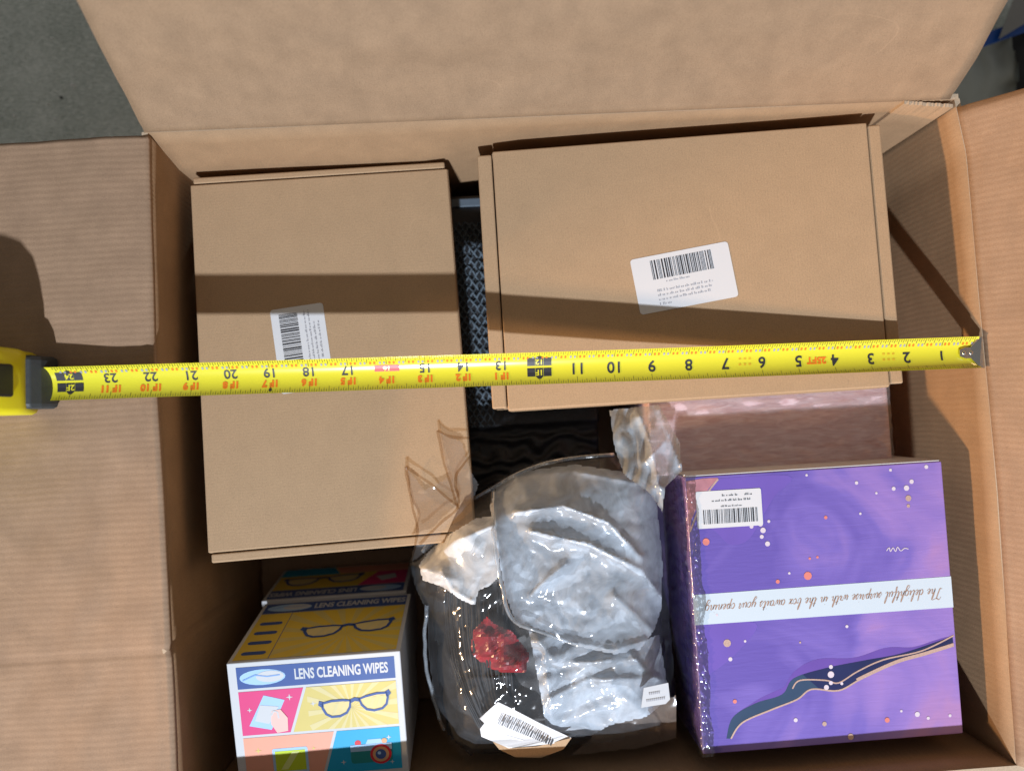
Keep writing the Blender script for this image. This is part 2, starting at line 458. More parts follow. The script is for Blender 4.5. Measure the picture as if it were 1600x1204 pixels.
# ------------------------------------------------------------------ flat mailer boxes
def plane_frame(o, xa, ya):
    """frame from origin corner, x-end, y-end (inches): returns map (u, v, h) -> inches"""
    o, xa, ya = Vector(o), Vector(xa), Vector(ya)
    ex = (xa-o).normalized(); ey = (ya-o); ey = (ey-ex*ey.dot(ex)).normalized(); ez = ex.cross(ey)
    return (lambda q: o+ex*q[0]+ey*q[1]+ez*q[2]), (xa-o).length, (ya-o).dot(ey)

def barcode(mb, x0, x1, y0, y1, h, seed):
    r = random.Random(seed); x = x0
    while x < x1:
        w = r.choice((.016, .016, .03, .045)); mb.poly([(x, y0), (min(x+w, x1), y0), (min(x+w, x1), y1), (x, y1)], h, M_INK)
        x += w+r.choice((.016, .02, .03, .04))

def fine_print(mb, rows, h, seed, mat=None):
    """rows of illegible small print: (x0, x1, y, height)"""
    r = random.Random(seed)
    for x0, x1, y, s in rows:
        x = x0
        while x < x1:
            wl = r.uniform(.04, .16)
            e = min(x+wl, x1)
            k = x
            while k < e:
                c = s*r.uniform(.5, .75); hh = s*r.choice((.6, .6, 1.0))
                mb.poly([(k, y), (min(k+c*.6, e), y), (min(k+c*.6, e), y+hh), (k, y+hh)], h, mat or M_GREYINK)
                k += c
            x = e+s*.6

def round_rect(x0, y0, x1, y1, r, n=4):
    out = []
    for cx, cy, a0 in ((x1-r, y1-r, 0), (x0+r, y1-r, 90), (x0+r, y0+r, 180), (x1-r, y0+r, 270)):
        for k in range(n+1):
            a = math.radians(a0+90*k/n); out.append((cx+r*math.cos(a), cy+r*math.sin(a)))
    return out

def mailer(label, o, xa, ya, height, strips, lab_corner, lab_ang, lab_kind):
    """die-cut mailer: u is the long axis; the rolled end walls show as strips beside the lid"""
    f, LX, LY = plane_frame(o, xa, ya)
    c = f((LX/2, LY/2, -height))
    root = thing("mailer_box", c, label, "mailer box", "flat brown mailer boxes")
    s0, s1 = strips
    mb = MB(f)
    mb.box((0.03, 0.03, -height), (LX-.03, LY-.03, -height+.08), K_MAILER)
    mb.box((s0+.02, .0, -height+.08), (LX-s1-.02, .1, -.09), K_MAILER)
    mb.box((s0+.02, LY-.1, -height+.08), (LX-s1-.02, LY, -.09), K_MAILER)
    mb.build("tray", root)
    for a, b in ((0, s0), (LX-s1, LX)):
        mb = MB(f); mb.box((a, .03, -height+.08), (b, LY-.03, -.035), K_MAILER)
        ew = mb.build("end_wall", root, bevel=0.05, smooth=False)
        m_ = (a+b)/2; q = (b-a)*.28
        for y in (.028, LY-.028):
            sg = -1 if y < 1 else 1
            mk = MB(f)
            mk.box((m_-q, min(y, y+sg*.012), -.24), (m_+q, max(y, y+sg*.012), -.10), M_DARK)  # solid dark block, painting the shade inside an open flute
            mk.build("flute_hole_shade", ew)
    mb = MB(f); mb.box((s0+.035, 0.0-.04, -.085), (LX-s1-.035, LY+.04, 0), K_MAILER)
    lid = mb.build("lid", root, bevel=0.075, smooth=False)
    for y in (-.04,):
        mb = MB(f); mb.box((s0+.045, -.055, -height*.9), (LX-s1-.045, -.0005, -.088), K_MAILER); mb.build("tuck_front", root)
    # paper label
    ca, sa = math.cos(lab_ang), math.sin(lab_ang)
    g = lambda q: f((lab_corner[0]+ca*q[0]-sa*q[1], lab_corner[1]+sa*q[0]+ca*q[1], q[2]))
    w, h, bc, rows = lab_kind
    mb = MB(g); mb.poly(round_rect(0, 0, w, h, .09), .012, M_WHITE)
    mb.stroke(round_rect(.004, .004, w-.004, h-.004, .088), .01, .006, M_WHITE, True)
    pl = mb.build("address_label", root)
    mb = MB(g); barcode(mb, *bc, .018, int(w*100)); mb.build("barcode", pl)["kind"] = "stuff"
    mb = MB(g); fine_print(mb, rows, .018, int(h*100)); mb.build("small_print", pl)["kind"] = "stuff"
    return root

# right hand one: long axis to the right
oR = (8.82, -8.0, -1.30); xR = (20.40, -7.97, -0.27); yR = (8.78, -.50, -1.40)
mailer("wide brown mailer box with a white barcode label, lying beside the back wall", oR, xR, yR, 2.05, (.42, .36),
       (4.42, 2.45), math.radians(7.0), (2.83, 1.62, (.55, 2.30, .92, 1.48), [(.9, 1.6, .80, .06), (.6, 2.2, .56, .07), (.6, 2.15, .43, .07), (.6, 2.1, .30, .07), (.6, .95, .17, .07)]))
# left hand one: long axis towards the viewer (u runs from the near end to the far end)
oL = (8.09, -11.72, -1.62); xL = (7.86, -.42, -2.1); yL = (0.55, -11.98, -1.62)
mailer("tall brown mailer box at left whose white barcode label is half under the tape", oL, xL, yL, 2.0, (.26, .20),
       (4.78, 3.72), math.radians(4.5), (2.5, 1.55, (.7, 2.32, .78, 1.32), [(.55, 2.35, .56, .06), (.5, 2.35, .44, .06), (.6, 2.0, .31, .06), (.9, 2.0, .18, .06)]))

# ------------------------------------------------------------------ tape measure
def build_tape():
    p0 = U(1526, 551, -.08); p1 = U(70, 598, .15)
    root = thing("tape_measure", (p1.x-1.4, p1.y, .14), "yellow steel tape measure pulled out across the open carton", "tape measure")
    d = (p1-p0); Ltot = d.length; ed = d.normalized()
    et = Vector((0, 0, 1)).cross(ed); et = -et if et.y < 0 else et; et.normalize()
    ez = ed.cross(et); ez = -ez if ez.z < 0 else ez
    Rc = .56
    # inch marks from the photo: inch k sits at s
    a = (U(1470, 553, -.07)-p0).dot(ed); b = (U(112, 597, .15)-p0).dot(ed)
    S = lambda k: a+(k-1)*(b-a)/23.0
    def bl(q):
        s, t, h = q
        th = t/Rc; r = Rc-h
        k = max(0, min(1, s/11)); tw = .24*k*k*(3-2*k)
        y, z = r*math.sin(th), Rc-r*math.cos(th)
        return p0+ed*s+et*(y*math.cos(tw)-z*math.sin(tw))+ez*(y*math.sin(tw)+z*math.cos(tw)+.05*k+0.10*math.sin(math.pi*s/Ltot)*-1+.02)
    def bf(u, v):
        s = u*(Ltot+.1); t = -.5+v
        return bl((max(s, 0.0+.25*max(0, abs(t)-.3) if u == 0 else s), t, 0))
    sheet("blade", root, bf, 100, 14, M_YELLOW_BLADE, 0)
    ink = MB(bl); org = MB(bl); tk = MB(bl)
    HK = .012
    def txt(mb, s, k, t0, size, m, bold=0.012, h=HK):
        mb.text(s, size, lambda x, y: (S(k)+x, t0-y, h), m, bold=bold, cut=.05)
    for k in range(1, 24):
        if k == 12: continue
        nums = MB(bl); feet = MB(bl)
        if k < 12:
            if k == 1: txt(nums, "1", 1.0, -.04, .36, M_INK)
            else: txt(nums, str(k), k-.02, -.06, .44, M_INK, .008)
        else:
            if k == 16:
                nums.poly([(S(k)-.33, .02), (S(k)+.33, .02), (S(k)+.33, .10), (S(k)-.33, .10)], HK, M_RED)
                nums.poly([(S(k)-.33, .10), (S(k)+.33, .10), (S(k)+.33, .20), (S(k)-.33, .20)], HK, M_RED)
                txt(nums, "16", k, .11, .2, M_YELLOW_BLADE, .004, .02)
            else:
                txt(nums, str(k), k, .09, .36, M_INK, .006)
            txt(feet, "1F %d" % (k-12), k+.0, -.21, .25, M_ORANGE, .014)
            feet.build("foot_numeral", root)
        nums.build("inch_numeral", root)
    for k, a1, a2 in ((12, "12", "1F"), (24, "24", "2F")):
        nums = MB(bl)
        for lo, hi, s in ((.04, .28, a1), (-.26, -.03, a2)):
            for y0 in (lo, (lo+hi)/2):
                y1 = y0+(hi-lo)/2
                for x0, x1 in ((-.33, -.115), (-.105, .105), (.115, .33)):
                    nums.poly([(S(k)+x0, y0), (S(k)+x1, y0), (S(k)+x1, y1), (S(k)+x0, y1)], HK, M_INK)
            txt(nums, s, k, (lo+hi)/2, .22, M_YELLOW_BLADE, .006, .02)
        nums.poly([(S(k)-.1, .28), (S(k)+.1, .28), (S(k)+.04, .34), (S(k)-.04, .34)], HK, M_INK)
        nums.poly([(S(k)-.1, -.26), (S(k)-.04, -.33), (S(k)+.04, -.33), (S(k)+.1, -.26)], HK, M_INK)
        nums.build("foot_block", root)
    feet = MB(bl)
    txt(feet, "25FT", 4.48, -.06, .26, M_ORANGE, .012)
    FO = plain("faint_orange_ink", (.80, .42, .03), .4)
    for k in (2.48, 6.45):
        for t0 in (.06, -.1):
            fine = MB(bl)
            txt(feet, "= = =", k, t0, .16, FO, .0)
    for k in range(0, 24*16+6):
        s = S(k/16.0)
        if s < .12 or s > Ltot-.02: continue
        l = .26 if k % 16 == 0 else .2 if k % 8 == 0 else .16 if k % 4 == 0 else .13 if k % 2 == 0 else .09
        tk.poly([(s-.006, .49-l), (s+.006, .49-l), (s+.006, .40), (s-.006, .40)], HK, M_INK)
        tk.poly([(s-.006, .40), (s+.006, .40), (s+.006, .49), (s-.006, .49)], HK, M_INK)
        tk.poly([(s-.005, -.49), (s+.005, -.49), (s+.005, -.49+l*.75), (s-.005, -.49+l*.75)], HK, M_INK)
        if k % 4 == 2:
            for dd in (-.09, .02):
                tk.poly([(s+dd, .24), (s+dd+.05, .24), (s+dd+.05, .32), (s+dd, .32)], HK, M_ORANGE if (k//4) % 2 else M_GREYINK)
    bld = root
    feet.build("length_print", bld)["kind"] = "stuff"; tk.build("graduation_marks", bld)["kind"] = "stuff"
    sp = MB(bl); sp.disc((S(19.0), -.40), .045, .014, M_INK); sp.build("dirt_spot", bld)
    # end hook: riveted tongue, lip bent down over the carton wall
    def hk(q): return p0+ed*q[0]+et*q[1]+ez*q[2]
    mb = MB(hk)
    tongue = [(.56, -.09), (.56, .09), (.40, .15), (.25, .15), (.06, .40), (-.05, .44), (-.05, -.44), (.06, -.40), (.25, -.15), (.40, -.15)]
    n = len(tongue)
    zf = lambda x, y: .06+.42*min(y*y, .16)+.015
    mb.face([(x, y, zf(x, y)+.03) for x, y in tongue], M_STEEL)
    mb.face([(x, y, zf(x, y)) for x, y in reversed(tongue)], M_STEEL)
    for k in range(n):
        (x, y), (x2, y2) = tongue[k], tongue[(k+1) % n]
        mb.face([(x, y, zf(x, y)), (x2, y2, zf(x2, y2)), (x2, y2, zf(x2, y2)+.03), (x, y, zf(x, y)+.03)], M_STEEL)
    for x0, x1 in ((-.05, -.09),):
        for y0, y1 in ((-.44, -.15), (-.15, .15), (.15, .44)):
            z0, z1 = zf(x0, y0)+.03, zf(x0, y1)+.03
            for xx in (x0, x1):
                mb.face([(xx, y0, z0), (xx, y1, z1), (xx, y1*.7, -.45), (xx, y0*.7, -.45)], M_STEEL)
            mb.face([(x0, y0, z0), (x1, y0, z0), (x1, y1, z1), (x0, y1, z1)], M_STEEL)
    hook = mb.build("end_hook", root)
    for x in (.24, .44):
        bm = bmesh.new(); bmesh.ops.create_uvsphere(bm, u_segments=14, v_segments=8, radius=.062*IN)
        for v in bm.verts: v.co.z *= .55
        me = bpy.data.meshes.new("rivet"); bm.to_mesh(me); bm.free(); me.materials.append(M_STEEL)
        for p in me.polygons: p.use_smooth = True
        o = link("rivet", me, None); o.location = W3(hk((x, 0, .11))); 
        mw = o.location.copy(); o.parent = hook; o.location = mw
    # case: upright body, drum axis across the blade
    def cs(q): return p1+ed*q[0]+et*q[1]+Vector((0, 0, 1))*q[2]
    prof = [(.30, -.24), (.25, .3), (.05, .72), (.04, 1.0), (.10, 1.5), (.20, 2.0), (.45, 2.3), (.9, 2.45), (2.2, 2.5), (2.8, 2.35), (3.2, 1.9), (3.3, 1.1), (3.25, .2), (3.1, -.24)]
    def extr(mb, pr, hw, m, bev=.12):
        rings = [(-hw, bev), (-hw+bev*.35, bev*.3), (-hw+bev, 0), (hw-bev, 0), (hw-bev*.35, bev*.3), (hw, bev)]
        cx = sum(p[0] for p in pr)/len(pr); cz = sum(p[1] for p in pr)/len(pr)
        P = []
        for y, ins in rings:
            ring = []
            for x, z in pr:
                v = Vector((cx-x, cz-z)); l = v.length
                ring.append((x+v.x/l*ins, y, z+v.y/l*ins))
            P.append(ring)
        n = len(pr)
        for a, b in zip(P, P[1:]):
            for k in range(n):
                mb.face([a[k], a[(k+1) % n], b[(k+1) % n], b[k]], m)
        mb.face(P[0][::-1], m); mb.face(P[-1], m)
    mb = MB(cs); extr(mb, prof, .82, M_YELLOW, .16); case = mb.build("case", root, smooth=True)
    # dark rubber nose at the blade mouth, and the dark top grip
    nose = [(-.24, -.2), (-.23, .1), (-.17, .45), (-.04, .7), (.15, .78), (.4, -.24), (-.1, -.25)]
    mb = MB(cs); extr(mb, nose, .68, M_RUBBER, .12); mb.build("nose_bumper", root, smooth=False, bevel=.03)
    grip = [(.02, 1.28), (.06, 1.5), (.16, 2.0), (.42, 2.33), (.9, 2.48), (.9, 2.2), (.5, 1.28)]
    mb = MB(cs); extr(mb, grip, .40, M_BLACK, .06); mb.build("grip_panel", root, smooth=False)
build_tape()

# ------------------------------------------------------------------ lens wipe boxes
C_NAVY = plain("navy_print", (0.045, 0.095, 0.29), .5, spec=.2)
C_BLUE = plain("blue_print", (0.20, 0.36, 0.70), .5, spec=.2)
C_YEL = plain("yellow_print", (0.72, 0.52, 0.07), .5, spec=.2)
C_YEL2 = plain("pale_yellow_print", (0.62, 0.51, 0.16), .5, spec=.2)
C_MAG = plain("magenta_print", (0.66, 0.055, 0.20), .5, spec=.2)
C_SAL = plain("salmon_print", (0.78, 0.36, 0.25), .5, spec=.2)
C_CYAN = plain("cyan_print", (0.015, 0.36, 0.62), .5, spec=.2)
C_LIME = plain("lime_print", (0.50, 0.64, 0.03), .5, spec=.2)
C_LIME2 = plain("pale_lime_print", (0.66, 0.74, 0.25), .5, spec=.2)
C_WHITE = plain("white_card", (0.56, 0.575, 0.59), .5, spec=.2, vary=.02)
C_RED = plain("red_print", (0.62, 0.03, 0.05), .5, spec=.2)
C_TEAL = plain("teal_print", (0.02, 0.25, 0.26), .5, spec=.2)
C_SKIN = plain("pink_skin_print", (0.82, 0.50, 0.44), .5, spec=.2)
C_SKY = plain("light_blue_print", (0.36, 0.56, 0.80), .5, spec=.2)
C_LENS = plain("lens_print", (0.70, 0.58, 0.26), .5, spec=.2)
C_GLARE = plain("glare_print", (0.66, 0.57, 0.28), .5, spec=.2)
C_TAN = plain("tan_print", (0.62, 0.35, 0.18), .5, spec=.2)
E1, E2, E3, E4 = .006, .011, .016, .021

def glasses(mb, cx, cy, w, ang, m, thick):
    """a pair of glasses drawn flat; w is its full width"""
    ca, sa = math.cos(ang), math.sin(ang)
    T = lambda x, y: (cx+(ca*x-sa*y)*w, cy+(sa*x+ca*y)*w)
    for s in (-1, 1):
        ring = [T(s*(.265+x), y) for x, y in ((-.20, .075), (-.1, .10), (.06, .115), (.19, .10), (.205, .03), (.17, -.07), (.10, -.125), (-.02, -.135), (-.12, -.10), (-.18, -.02))]
        mb.poly(ring, E2, C_LENS)
        for a in (-.09, .02):
            mb.poly([T(s*.265+a, -.09), T(s*.265+a+.045, -.09), T(s*.265+a+.13, .07), T(s*.265+a+.085, .07)], E3, C_GLARE)
        mb.stroke(ring, thick*w, E4, m, True)
        mb.stroke([T(s*.45, .10), T(s*.5, .125), T(s*.505, .095), T(s*.46, .05)], thick*w*1.3, E4, m)
    mb.stroke([T(-.075, .06), T(0, .085), T(.075, .06)], thick*w*1.6, E4, m)

def header(mb, x0, x1, y0, y1, inv=False):
    mb.poly([(x0, y0), (x1, y0), (x1, y1), (x0, y1)], E1, C_NAVY)
    cy = (y0+y1)/2; h = y1-y0
    s = -1 if inv else 1
    ox = x0+h*1.1 if not inv else x1-h*1.1
    mb.disc((ox, cy), h*.98, E2, C_SKY, 20, h*.36)
    mb.disc((ox+s*h*.32, cy+s*.01), h*.6, E3, C_WHITE, 18, h*.26)
    mb.stroke([(ox-s*h*.85, cy-s*h*.1), (ox-s*h*.3, cy+s*h*.12), (ox+s*h*.2, cy+s*h*.02), (ox+s*h*.75, cy+s*h*.06)], .035, E4, C_BLUE)
    tx = (x0+x1)/2+s*h*1.08
    mb.text("LENS CLEANING WIPES", h*.66, lambda x, y: (tx+s*x*.585, cy+s*y, E2), C_WHITE, bold=h*.02)

def sparkle(mb, x, y, r, m=None):
    m = m or C_WHITE
    mb.poly([(x-r, y), (x-r*.2, y-r*.2), (x, y-r), (x+r*.2, y-r*.2), (x+r, y), (x+r*.2, y+r*.2), (x, y+r), (x-r*.2, y+r*.2)], E2, m)

def rays(mb, cx, cy, x0, y0, x1, y1, n, m):
    """sun-burst wedges clipped to a rectangle"""
    def hit(a):
        dx, dy = math.cos(a), math.sin(a); t = 9
        if dx > 1e-6: t = min(t, (x1-cx)/dx)
        if dx < -1e-6: t = min(t, (x0-cx)/dx)
        if dy > 1e-6: t = min(t, (y1-cy)/dy)
        if dy < -1e-6: t = min(t, (y0-cy)/dy)
        return (cx+dx*t, cy+dy*t)
    for k in range(n):
        a = 2*math.pi*k/n; b = a+math.pi/n*.8
        mb.poly([(cx, cy), hit(a), hit(b)], E1+.0025, m)

def wipes_side(root, g, w, h, inv=False):
    """side print: header at the bottom edge of the standing box (far from the viewer), bullets and glasses"""
    m = .12
    P = lambda x, y: (w-x, h-y) if inv else (x, y)
    mb = MB(g)
    q = lambda x0, y0, x1, y1: [P(x0, y0), P(x1, y0), P(x1, y1), P(x0, y1)]
    hd = MB(g)
    if inv: header(hd, m, w-m, h-(h-.10), h-(h-.82), True)
    else: header(hd, m, w-m, h-.82, h-.10)
    hd.build("header_print", root)
    mb.poly(q(m, m, w-m, h-.84), E1, C_YEL)
    c = P(3.05, 1.5)
    if not inv: rays(mb, 3.05, 1.3, 1.12, m, w-m, h-.84, 18, C_YEL2)
    glasses(mb, c[0], c[1]+.15, 2.7, (0.10 if not inv else 0.05), C_NAVY, .035)
    if inv:
        mb.poly([(w-m, .84), (w-m, 2.1), (w-1.2, 2.1), (w-1.75, .84)], E2, C_MAG)
        mb.poly([(w-.95, 1.15), (w-.45, 1.35), (w-.55, 1.8), (w-1.2, 1.6)], E3, C_WHITE)
        mb.poly([(m, 2.12), (2.2, 2.12), (1.9, h-m), (m, h-m)], E2, C_CYAN)
        mb.poly([(2.24, 2.12), (w-m, 2.12), (w-m, h-m), (1.94, h-m)], E2, C_SAL)
    else:
        mb.stroke([(1.1, m), (1.1, h-.84)], .02, E2, C_NAVY)
        for k in range(4):
            y = .38+k*.62
            mb.poly(round_rect(.26, y, .95, y+.2, .1), E2, C_NAVY)
        sparkle(mb, 1.4, 2.45, .12, C_YEL2); sparkle(mb, 4.5, .9, .1, C_YEL2)
    mb.build("glasses_print", root)

def wipes_top(root, g, w, d):
    """top print: v runs from the near edge (0) to the far edge (d)"""
    m = .24
    hd = MB(g); header(hd, m, w-.18, d-.78, d-.14); hd.build("header_print", root)
    y1, y2 = d-.86, d-2.16
    mg = MB(g); mg.poly([(m, y1), (2.02, y1), (1.56, y2), (m, y2)], E1, C_MAG)
    mg.poly([(.92, y1-.14), (1.48, y1-.32), (1.05, y2+.12), (.45, y2+.28)], E2, C_SKY)
    mg.poly([(.80, y1-.42), (1.30, y1-.5), (1.0, y2+.30), (.62, y2+.42)], E3, C_WHITE)
    mg.poly([(1.1, y1-.62), (1.34, y1-.58), (1.52, y1-.85), (1.5, y2+.06), (1.2, y2+.02), (1.05, y2+.3)], E4, C_SKIN)
    mg.stroke([(1.08, y1-.75), (1.16, y1-.62), (1.26, y1-.66), (1.28, y1-.85)], .05, E4+.003, C_WHITE)
    sparkle(mg, 1.62, y1-.25, .1); sparkle(mg, .5, y1-.55, .08); mg.build("wipe_print", root)
    yl = MB(g); yl.poly([(2.1, y1), (w-.18, y1), (w-.18, y2), (1.64, y2)], E1, C_YEL2)
    rays(yl, 3.3, (y1+y2)/2-.05, 2.1, y2, w-.18, y1, 18, C_GLARE)
    glasses(yl, 3.42, (y1+y2)/2+.03, 1.95, .10, C_NAVY, .034)
    sparkle(yl, 2.25, y1-.5, .09); sparkle(yl, w-.4, y2+.3, .08, C_GLARE); yl.build("glasses_print", root)
    y3, y4 = y2-.08, m
    sl = MB(g); sl.poly([(m, y3), (2.75, y3), (2.35, y4), (m, y4)], E1, C_SAL)
    sl.poly(round_rect(1.0, y4+.1, 1.98, y3-.38, .06), E2, C_SKY); sl.poly([(1.07, y4+.2), (1.91, y4+.2), (1.91, y3-.46), (1.07, y3-.46)], E3, C_LIME)
    sl.poly([(1.2, y4+.25), (1.4, y4+.25), (1.75, y3-.5), (1.55, y3-.5)], E4, C_LIME2)
    sparkle(sl, .62, y3-.4, .1, C_YEL2); sparkle(sl, 2.15, y3-.45, .07, C_YEL2); sl.build("tablet_print", root)
    cy = MB(g); cy.poly([(2.83, y3), (w-.18, y3), (w-.18, y4), (2.43, y4)], E1, C_CYAN)
    cx, cc = 3.75, y3-.72
    cy.poly(round_rect(cx-.58, cc-.3, cx+.58, cc+.26, .08), E2, C_TEAL); cy.poly([(cx-.58, cc+.06), (cx+.58, cc+.06), (cx+.58, cc+.26), (cx-.58, cc+.26)], E3, C_SKY)
    cy.poly([(cx-.15, cc+.26), (cx+.35, cc+.26), (cx+.28, cc+.4), (cx-.08, cc+.4)], E2, C_SKY)
    cy.disc((cx-.36, cc+.31), .09, E2, C_RED); cy.disc((cx+.38, cc+.33), .08, E3, C_TAN)
    cy.disc((cx+.26, cc-.06), .30, E4, C_RED, 18); cy.disc((cx+.26, cc-.06), .23, E4+.004, C_TAN, 18); cy.disc((cx+.26, cc-.06), .15, E4+.008, C_NAVY, 16); cy.disc((cx+.22, cc-.02), .05, E4+.012, C_SKY, 10)
    sparkle(cy, w-.5, y3-.3, .08); sparkle(cy, w-.45, y3-1.05, .07); sparkle(cy, 2.95, y3-.95, .08); cy.build("camera_print", root)

def wipes_box(label, pos, w, h, d, tilt, inv, group):
    """pos: far upper left corner; tilt leans the top towards the viewer"""
    root = thing("wipes_box", (pos[0]+w/2, pos[1]-d/2, pos[2]-h), label, "wipes box", group)
    ct, st = math.cos(tilt), math.sin(tilt)
    o = Vector(pos)
    g0 = lambda q: o+Vector((q[0], q[1]*ct-q[2]*st, q[1]*st+q[2]*ct))         # q: x right, y away from viewer (<=0 inside), z up (<=0)
    mb = MB(g0); mb.box((0, -d, -h), (w, 0, 0), C_WHITE); mb.build("carton", root, bevel=.03)
    side = lambda q: g0((q[0], .002+q[2], -h+h-q[1]*1.0)) if False else g0((q[0], .002+q[2], -q[1]))
    # on the far face: v measured from the upper edge down
    if not inv:
        wipes_side(root, lambda q: g0((q[0], .001+q[2], -q[1])), w, h, False)
    else:
        wipes_side(root, lambda q: g0((q[0], .001+q[2], -q[1])), w, h, True)
    wipes_top(root, lambda q: g0((q[0], -d+q[1], .001+q[2])), w, d)
    return root
T1 = math.radians(10)
wipes_box("upper lens wipes box with bright printed lid, in the near left corner", (1.10, -14.52, -1.0), 4.76, 3.88, 3.75, T1, False, "lens wipes boxes")
wipes_box("lower lens wipes box, printed upside down, partly under the left mailer", (.92, -13.80, -5.04), 4.76, 2.95, 3.0, math.radians(8), True, "lens wipes boxes")

# ------------------------------------------------------------------ purple gift box
def purple_mat():
    m, nt, b = newmat("purple_marble_print"); L = nt.links.new
    b.inputs['Roughness'].default_value = 0.33; b.inputs['Coat Weight'].default_value = 0.6; b.inputs['Coat Roughness'].default_value = 0.12
    uv = N(nt, 'ShaderNodeUVMap', uv_map='board')
    n1 = N(nt, 'ShaderNodeTexNoise', i_Scale=.24, i_Detail=3.0, i_Distortion=1.6); L(uv.outputs[0], n1.inputs['Vector'])
    sx = N(nt, 'ShaderNodeSeparateXYZ'); L(uv.outputs[0], sx.inputs[0])
    gx = N(nt, 'ShaderNodeMath', operation='MULTIPLY_ADD'); gx.inputs[1].default_value = .040; gx.inputs[2].default_value = -.205; L(sx.outputs[0], gx.inputs[0])
    ad = N(nt, 'ShaderNodeMath', operation='ADD'); L(n1.outputs['Fac'], ad.inputs[0]); L(gx.outputs[0], ad.inputs[1])
    cr = N(nt, 'ShaderNodeValToRGB'); e = cr.color_ramp.elements
    e[0].position = .30; e[0].color = (0.145, 0.102, 0.425, 1)
    e[1].position = .72; e[1].color = (0.425, 0.230, 0.493, 1)
    e.new(.42).color = (0.204, 0.145, 0.510, 1); e.new(.47).color = (0.255, 0.170, 0.527, 1); e.new(.58).color = (0.323, 0.204, 0.561, 1)
    L(ad.outputs[0], cr.inputs[0]); L(cr.outputs[0], b.inputs['Base Color'])
    mp = N(nt, 'ShaderNodeMapping'); mp.inputs['Scale'].default_value = (.7, 5.0, 1); L(uv.outputs[0], mp.inputs[0])
    n2 = N(nt, 'ShaderNodeTexNoise', i_Scale=1.4, i_Detail=4.0, i_Distortion=.4); L(mp.outputs[0], n2.inputs['Vector'])
    bp = N(nt, 'ShaderNodeBump', i_Strength=.85, i_Distance=.0014); L(n2.outputs['Fac'], bp.inputs['Height']); L(bp.outputs['Normal'], b.inputs['Coat Normal'])
    bp2 = N(nt, 'ShaderNodeBump', i_Strength=.22, i_Distance=.0012); L(n2.outputs['Fac'], bp2.inputs['Height']); L(bp2.outputs['Normal'], b.inputs['Normal'])
    return m
M_PURPLE = purple_mat()
M_GOLD = plain("gold_foil_print", (0.66, 0.46, 0.38), .35, metal=.3, vary=.3, scale=900)
M_PALE = plain("pale_dot_print", (0.70, 0.62, 0.68), .35)
M_CORAL = plain("coral_dot_print", (0.74, 0.24, 0.20), .35)
M_INDIGO = plain("indigo_marble_print", (0.022, 0.03, 0.10), .3, vary=.3, scale=40)
M_TEALV = plain("teal_marble_print", (0.040, 0.075, 0.14), .3, vary=.3, scale=40)
M_VIOLET = plain("violet_marble_print", (0.17, 0.11, 0.46), .3, vary=.15, scale=30)
M_BAND = plain("pale_band_print", (0.60, 0.69, 0.76), .35, vary=.02)
M_SCRIPT = plain("bronze_script_print", (0.42, 0.26, 0.18), .4)

def smooth_pts(pts, n=6):
    out = []
    P = [pts[0]]+list(pts)+[pts[-1]]
    for k in range(1, len(P)-2):
        a, b, c, d = (Vector(q) for q in P[k-1:k+3])
        for t in range(n):
            u = t/n
            out.append(.5*((2*b)+(c-a)*u+(2*a-5*b+4*c-d)*u*u+(3*b-a-3*c+d)*u**3))
    out.append(Vector(P[-2]))
    return [tuple(q) for q in out]

